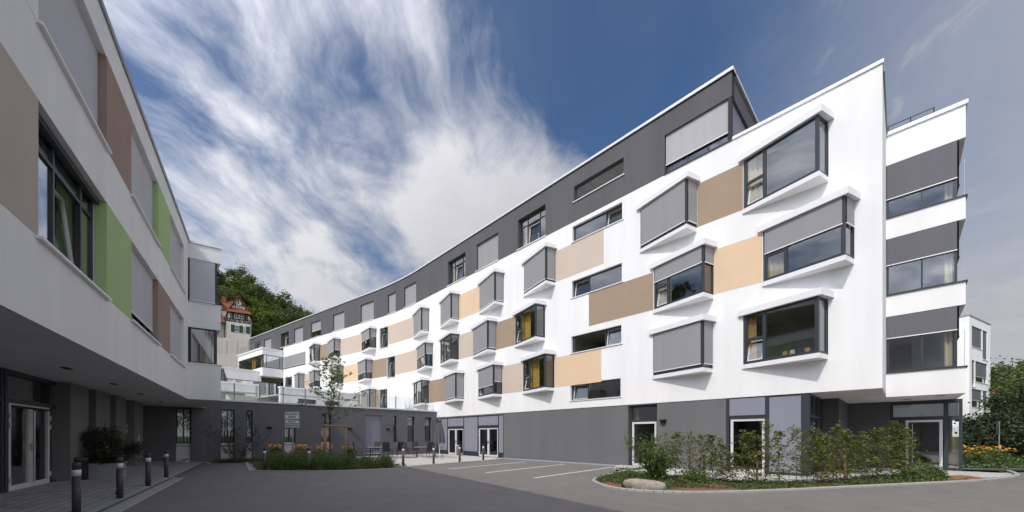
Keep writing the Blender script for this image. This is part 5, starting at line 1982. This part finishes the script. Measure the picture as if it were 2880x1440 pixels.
cover('ground_cover', BED1, 5000, .07, 'leaf_low', .22, 3, 'low leafy ground cover along the annex wall')
cover('ground_cover', BED2, 9000, .07, 'leaf_low', .25, 4, 'low leafy ground cover between the bushes of the centre bed')
cover('ground_cover', BED3, 17000, .06, 'leaf_low', .15, 5, 'low leafy ground cover in the hedge bed', lambda x, y: (3.0 < x < 5.2 and y < 10.62) or (5.0 < x < 6.4 and 10.1 < y < 10.75))
# multi-stem shrub at the annex wall
t = thing('multi_stem_shrub', 'loose multi-stemmed shrub standing before the annex windows', 'shrub', (-16.0, 21.55, 0.012))
rng = np.random.default_rng(12)
mb = MB()
P = []
for k in range(13):
    a = k*2*math.pi/13+rng.uniform(-.3, .3)
    c = Vector((0.08*math.cos(a), 0.08*math.sin(a), -0.03))
    d = Vector((math.cos(a)*rng.uniform(.25, .8), math.sin(a)*rng.uniform(.25, .8), 1.0)).normalized()
    L = rng.uniform(1.7, 2.7)
    for s_ in range(7):
        e = c+d*(L/7)
        mb.tube(c, e, .016*(1-s_/8), .016*(1-(s_+1)/8), 5, cap=False)
        if s_ > 0:
            for q in range(4):
                td = (d+Vector(rng.normal(size=3))*.9).normalized()
                f = e+td*rng.uniform(.15, .45)
                mb.tube(e, f, .005, .002, 4, cap=False)
                for m in range(7):
                    P.append(tuple(e.lerp(f, rng.uniform(.1, 1.1))+Vector(rng.normal(size=3)*.03)))
        c = e
        d = (d+Vector((rng.normal()*.13, rng.normal()*.13, .06))).normalized()
mb.build('stems', 'barkyoung', t)
V, F = leaves(np.array(P), .062, 9, .6, .7)
link('foliage', np_mesh('foliage', V, F, 'leaf_dark'), t)

# ------------------------------------------------------------------ hornbeam hedge of saplings on the right
# (x, y, height, spread, leafiness, label)
HEDGE = [
    (5.91, 13.40, 1.68, 0.45, 3, 'hornbeam hedge bushy sapling before the grey wall, right of the big bush'),
    (6.32, 13.20, 1.65, 0.24, 1, 'hornbeam hedge thin sapling before the grey wall, by the first short stake'),
    (6.54, 12.90, 1.57, 0.38, 2, 'hornbeam hedge sparse sapling before the middle of the grey wall'),
    (6.73, 12.50, 1.56, 0.44, 3, 'hornbeam hedge fuller sapling before the grey wall, left of the dark framed door'),
    (6.90, 12.20, 1.34, 0.36, 2, 'hornbeam hedge sparse sapling before the left frame of the wide glazed door'),
    (7.06, 11.90, 0.99, 0.28, 1, 'hornbeam hedge short thin sapling before the wide glazed door'),
    (7.45, 11.70, 1.64, 0.62, 5, 'hornbeam hedge dense wide sapling before the dark pane of the wide glazed door'),
    (7.91, 11.60, 2.00, 0.36, 2, 'hornbeam hedge tall thin sapling before the right frame of the wide glazed door'),
    (8.35, 11.60, 1.66, 0.50, 3, 'hornbeam hedge sparse sapling before the left half of the blue grey blind'),
    (8.96, 11.70, 1.81, 0.44, 2, 'hornbeam hedge tall pointed sapling before the right half of the blue grey blind'),
    (9.66, 11.90, 1.69, 0.56, 5, 'hornbeam hedge dense sapling before the dark corner post of the shopfront'),
    (10.12, 12.05, 1.54, 0.50, 4, 'hornbeam hedge leafy sapling before the window lettering'),
    (10.66, 12.20, 1.87, 0.48, 3, 'hornbeam hedge tall sapling with a bare top shoot at the recess edge'),
    (11.19, 12.40, 1.64, 0.58, 5, 'hornbeam hedge wide leafy sapling before the dark recess, by the third stake'),
    (11.95, 12.70, 1.59, 0.58, 4, 'hornbeam hedge loose sapling before the middle of the dark recess'),
    (12.76, 13.00, 1.70, 0.62, 5, 'hornbeam hedge dense sapling before the right part of the dark recess'),
    (13.62, 13.30, 1.98, 0.78, 7, 'hornbeam hedge large dense sapling with tall shoot left of the far entrance'),
    (14.21, 13.50, 1.71, 0.66, 6, 'hornbeam hedge dense sapling overlapping the far entrance door'),
]
for k, (x, y, h, sp, lf, lab) in enumerate(HEDGE):
    wd, P = skeleton_tree(100+k, h, 0.10, sp, 18+lf, 2, 0.013, 2+lf, 0.25, 0.24, 0.02, 0.018)
    t = thing('hornbeam_sapling', lab, 'sapling', (x, y, 0.012), 0, 'hedge saplings')
    wd.build('trunk', 'barkyoung', t)
    V, F = leaves(P, 0.075, 200+k, .6, .45)
    link('foliage', np_mesh('foliage', V, F, 'leaf_hornbeam'), t)
# big bush at the left end of the bed
t = thing('leafy_bush', 'large leafy green bush at the rounded end of the kerbed bed', 'bush', (5.0, 12.9, 0.012))
rng = np.random.default_rng(33)
mb = MB()
P = []
for k in range(44):
    a = rng.uniform(0, 6.283)
    L = rng.uniform(.8, 1.85)
    d = Vector((math.cos(a)*rng.uniform(.1, .6), math.sin(a)*rng.uniform(.1, .6), 1)).normalized()
    c = Vector((math.cos(a)*.1, math.sin(a)*.1, -.03))
    for s_ in range(6):
        e = c+d*(L/6)
        mb.tube(c, e, .011*(1-s_/7), .011*(1-(s_+1)/7), 4, cap=False)
        for q in range(5):
            td = (d*.4+Vector(rng.normal(size=3))).normalized()
            f = e+td*rng.uniform(.1, .32)
            for m in range(7):
                P.append(tuple(e.lerp(f, rng.uniform(.1, 1.1))+Vector(rng.normal(size=3)*.02)))
        c = e
        d = (d+Vector((rng.normal()*.2, rng.normal()*.2, 0))).normalized()
mb.build('stems', 'barkyoung', t)
V, F = leaves(np.array(P), .06, 9, .6, .7)
link('foliage', np_mesh('foliage', V, F, 'leaf_bush'), t)
for k, (x, y, r, h) in enumerate(((14.3, 12.95, .5, .55), (13.7, 12.75, .55, .4), (6.0, 12.2, .5, .4), (14.9, 13.1, .35, .4))):
    t = thing('weed_clump', 'low leafy weed clump at the foot of the hedge saplings', 'weeds', (x, y, 0.012), k, 'weeds under the hedge')
    link('foliage', clump(90+k, 900, r, h, .085, 'leaf_bush', .5, .8), t)
    link('stems', stems(95+k, 25, r, h), t)
for x, y, h, lb in ((6.72, 13.0, .88, 'nearest the big bush'), (7.62, 11.55, .76, 'among the thin saplings'), (10.86, 12.12, .92, 'before the dark recess')):
    t = thing('hedge_stake', 'short round wooden stake in the hedge '+lb, 'stake', (x, y, 0))
    MB().lathe([(.034, -.05), (.034, h-.02), (.030, h), (0, h+.002)], 12).build('stake', 'woodpost', t, smooth=True)

# boulder
bm = bmesh.new()
bmesh.ops.create_icosphere(bm, subdivisions=4, radius=1.0)
rng = np.random.default_rng(4)
from mathutils import noise as mnoise
for v in bm.verts:
    p = v.co.copy()
    q = Vector([math.copysign(abs(c)**0.62, c) for c in p])
    n_ = mnoise.fractal(p*1.7+Vector((3, 1, 2)), 0.9, 2.1, 5)
    q *= 1+0.13*n_
    v.co = Vector((q.x*.56, q.y*.24, max(q.z, -.6)*.165*(1+.25*q.x*-.5)))
me = bpy.data.meshes.new('boulder')
bm.to_mesh(me)
bm.free()
me.materials.append(MATS['stone'])
for p in me.polygons:
    p.use_smooth = True
tag(link('boulder', me, None, (3.78, 10.62, 0.13), R(-38)), 'long pale sandstone boulder lying inside the kerb of the hedge bed', 'boulder')
# bare soil mound by the far entrance
mb = MB()
n = 18
for j in range(6):
    for k in range(n):
        a = 2*math.pi*k/n
        r = (1-j/5)**.8
        rr = 1+.15*math.sin(a*3)+.1*math.sin(a*5+1)
        mb.v.append((15.7+math.cos(a)*r*rr*.95, 13.0+math.sin(a)*r*rr*.35, 0.01+.16*(j/5)**.7))
for j in range(5):
    for k in range(n):
        m = (k+1) % n
        mb.f.append((j*n+k, j*n+m, (j+1)*n+m, (j+1)*n+k))
mb.f.append(tuple(5*n+k for k in range(n)))
struct(mb.build('soil_mound', 'soil', smooth=True))

# ------------------------------------------------------------------ greenery beyond the far corner
big = [tree_mesh(41, 8, 3.1, 0.24, 9000, 'leaf_dark', 60, .16), tree_mesh(42, 7, 2.8, 0.24, 8000, 'leaf_forest', 50, .14), tree_mesh(43, 9, 3.6, .28, 9000, 'leaf_forest2', 60, .18)]
for x, y, q, s, lb in ((40.0, 28.8, 0, .72, 'dense dark tree behind the orange flowers past the building corner'), (44.5, 31.0, 1, .95, 'mid green tree near the road sign'), (57, 43.5, 2, 1.05, 'tall grey green tree next to the small white block'),
                       (50, 34, 1, .8, 'bushy tree at the verge beyond the road sign'), (62, 40, 0, 1.1, 'broad tree at the back of the verge')):
    put_tree('verge_tree', big[q], (x, y, 0), s, x, lb)
for k, (x, y, r, h) in enumerate(((31.3, 26.0, 2.0, 2.4), (34.0, 26.5, 2.1, 2.7), (37.0, 26.2, 2.2, 3.0), (40.2, 25.6, 2.2, 2.7), (43, 25.3, 2.4, 2.6), (29.3, 24.2, 1.4, 1.5))):
    t = thing('evergreen_shrub', 'large dark evergreen shrub in the row behind the orange flowers', 'shrub', (x, y, 0), k, 'evergreen shrubs past the corner')
    link('foliage', clump(140+k, 6000, r, h, .22, 'leaf_dark', .5, .8), t)
    link('stems', stems(150+k, 25, r, h, 'bark', .03), t)
for k, (x, y, r, h, n) in enumerate(((25.2, 20.3, 1.0, .95, 60), (26.9, 20.9, .9, .85, 40), (24.3, 19.6, .7, .7, 25))):
    t = thing('coneflower_clump', 'clump of orange flowers on the verge past the far entrance', 'flowers', (x, y, 0.014), k, 'orange flowers past the entrance')
    link('foliage', clump(160+k, 1500, r, h*.85, .13, 'leaf_bush', .4, .9), t)
    link('blossoms', flower_mesh(170+k, n, r, h), t)
    link('stems', stems(180+k, 30, r, h), t)
cover('verge_grass', [(21.5, 17.2), (30, 18.2), (40, 18.0), (40, 25), (24, 24), (21, 20)], 9000, .14, 'leaf_low', .25, 9, 'rough grass and low plants on the verge past the entrance')
t = thing('road_sign', 'road sign seen from behind on a thin post at the verge', 'sign', (29.5, 22.5, 0), R(50))
MB().tube((0, 0, 0), (0, 0, 2.4), .03, n=10).build('post', 'zinc', t)
MB().prism(lambda a, c, b: (a, b, 2.0+c), rounded(.5, .7, .06), .04, .05).build('sign_plate', 'zinc', t)
# distant slope and roofs past the corner
mb = MB()
for j in range(9):
    for i in range(9):
        x, y = 90+i*22, 30+j*22
        mb.v.append((x, y, 22*math.sin(min(1, max(0, (x-110)/120))*1.57)-0.5))
for j in range(8):
    for i in range(8):
        a = j*9+i
        mb.f.append((a, a+1, a+10, a+9))
struct(mb.build('far_slope', 'forestfloor', smooth=True, fix=False))
P = []
rng = np.random.default_rng(91)
for k in range(120):
    x, y = rng.uniform(115, 260), rng.uniform(40, 200)
    P.append(crown_pts(rng, 260, 5, 5, 5, 16, 5.0)+np.array([x, y, 22*math.sin(min(1, max(0, (x-110)/120))*1.57)]))
V, F = leaves(np.concatenate(P), 1.3, 6, .75, .7)
o = link('far_wood', np_mesh('far_wood', V, F, 'leaf_forest'))
o['kind'] = 'stuff'
o['label'] = 'distant wooded slope past the building corner'
o['category'] = 'wood'
dh = thing('distant_house', 'cream house with red tiled roof among the trees past the corner', 'house', (62, 45, 0), R(25))
MB().box(W, -5, 5, -4, 4, 0, 4.2).build('wall', 'plaster', dh)
rf = MB()
rf.prism(lambda a, c, b: (a, b, c), [(-5.6, 4.1), (5.6, 4.1), (0, 7.4)], -4.5, 4.5)
rf.build('roof', 'rooftile', dh)
for a in (-3.6, -0.6, 2.4):
    o = MB().box(W, a, a+1.2, -4.06, -3.98, 1.4, 2.9).build('window', 'plasticwhite', dh)
    MB().box(W, a+.1, a+1.1, -4.08, -4.05, 1.5, 2.8).build('pane', 'black', o)
# a tree across the road, seen in the entrance glass
road_kind = tree_mesh(45, 9, 3.8, .26, 4200, 'leaf_forest', 46, .18)
for x, y, s_ in ((-14, -26, 1.9), (-23, -22, 1.8), (-5, -31, 2.0), (-30, -34, 2.1), (24, -15, 1.25), (31, -11, 1.35), (38, -6, 1.3), (20, -22, 1.4), (46, 0, 1.2)):
    put_tree('road_tree', road_kind, (x, y, 0), s_, x, 'tall broad tree across the road, reflected in the window glass', 'trees across the road')
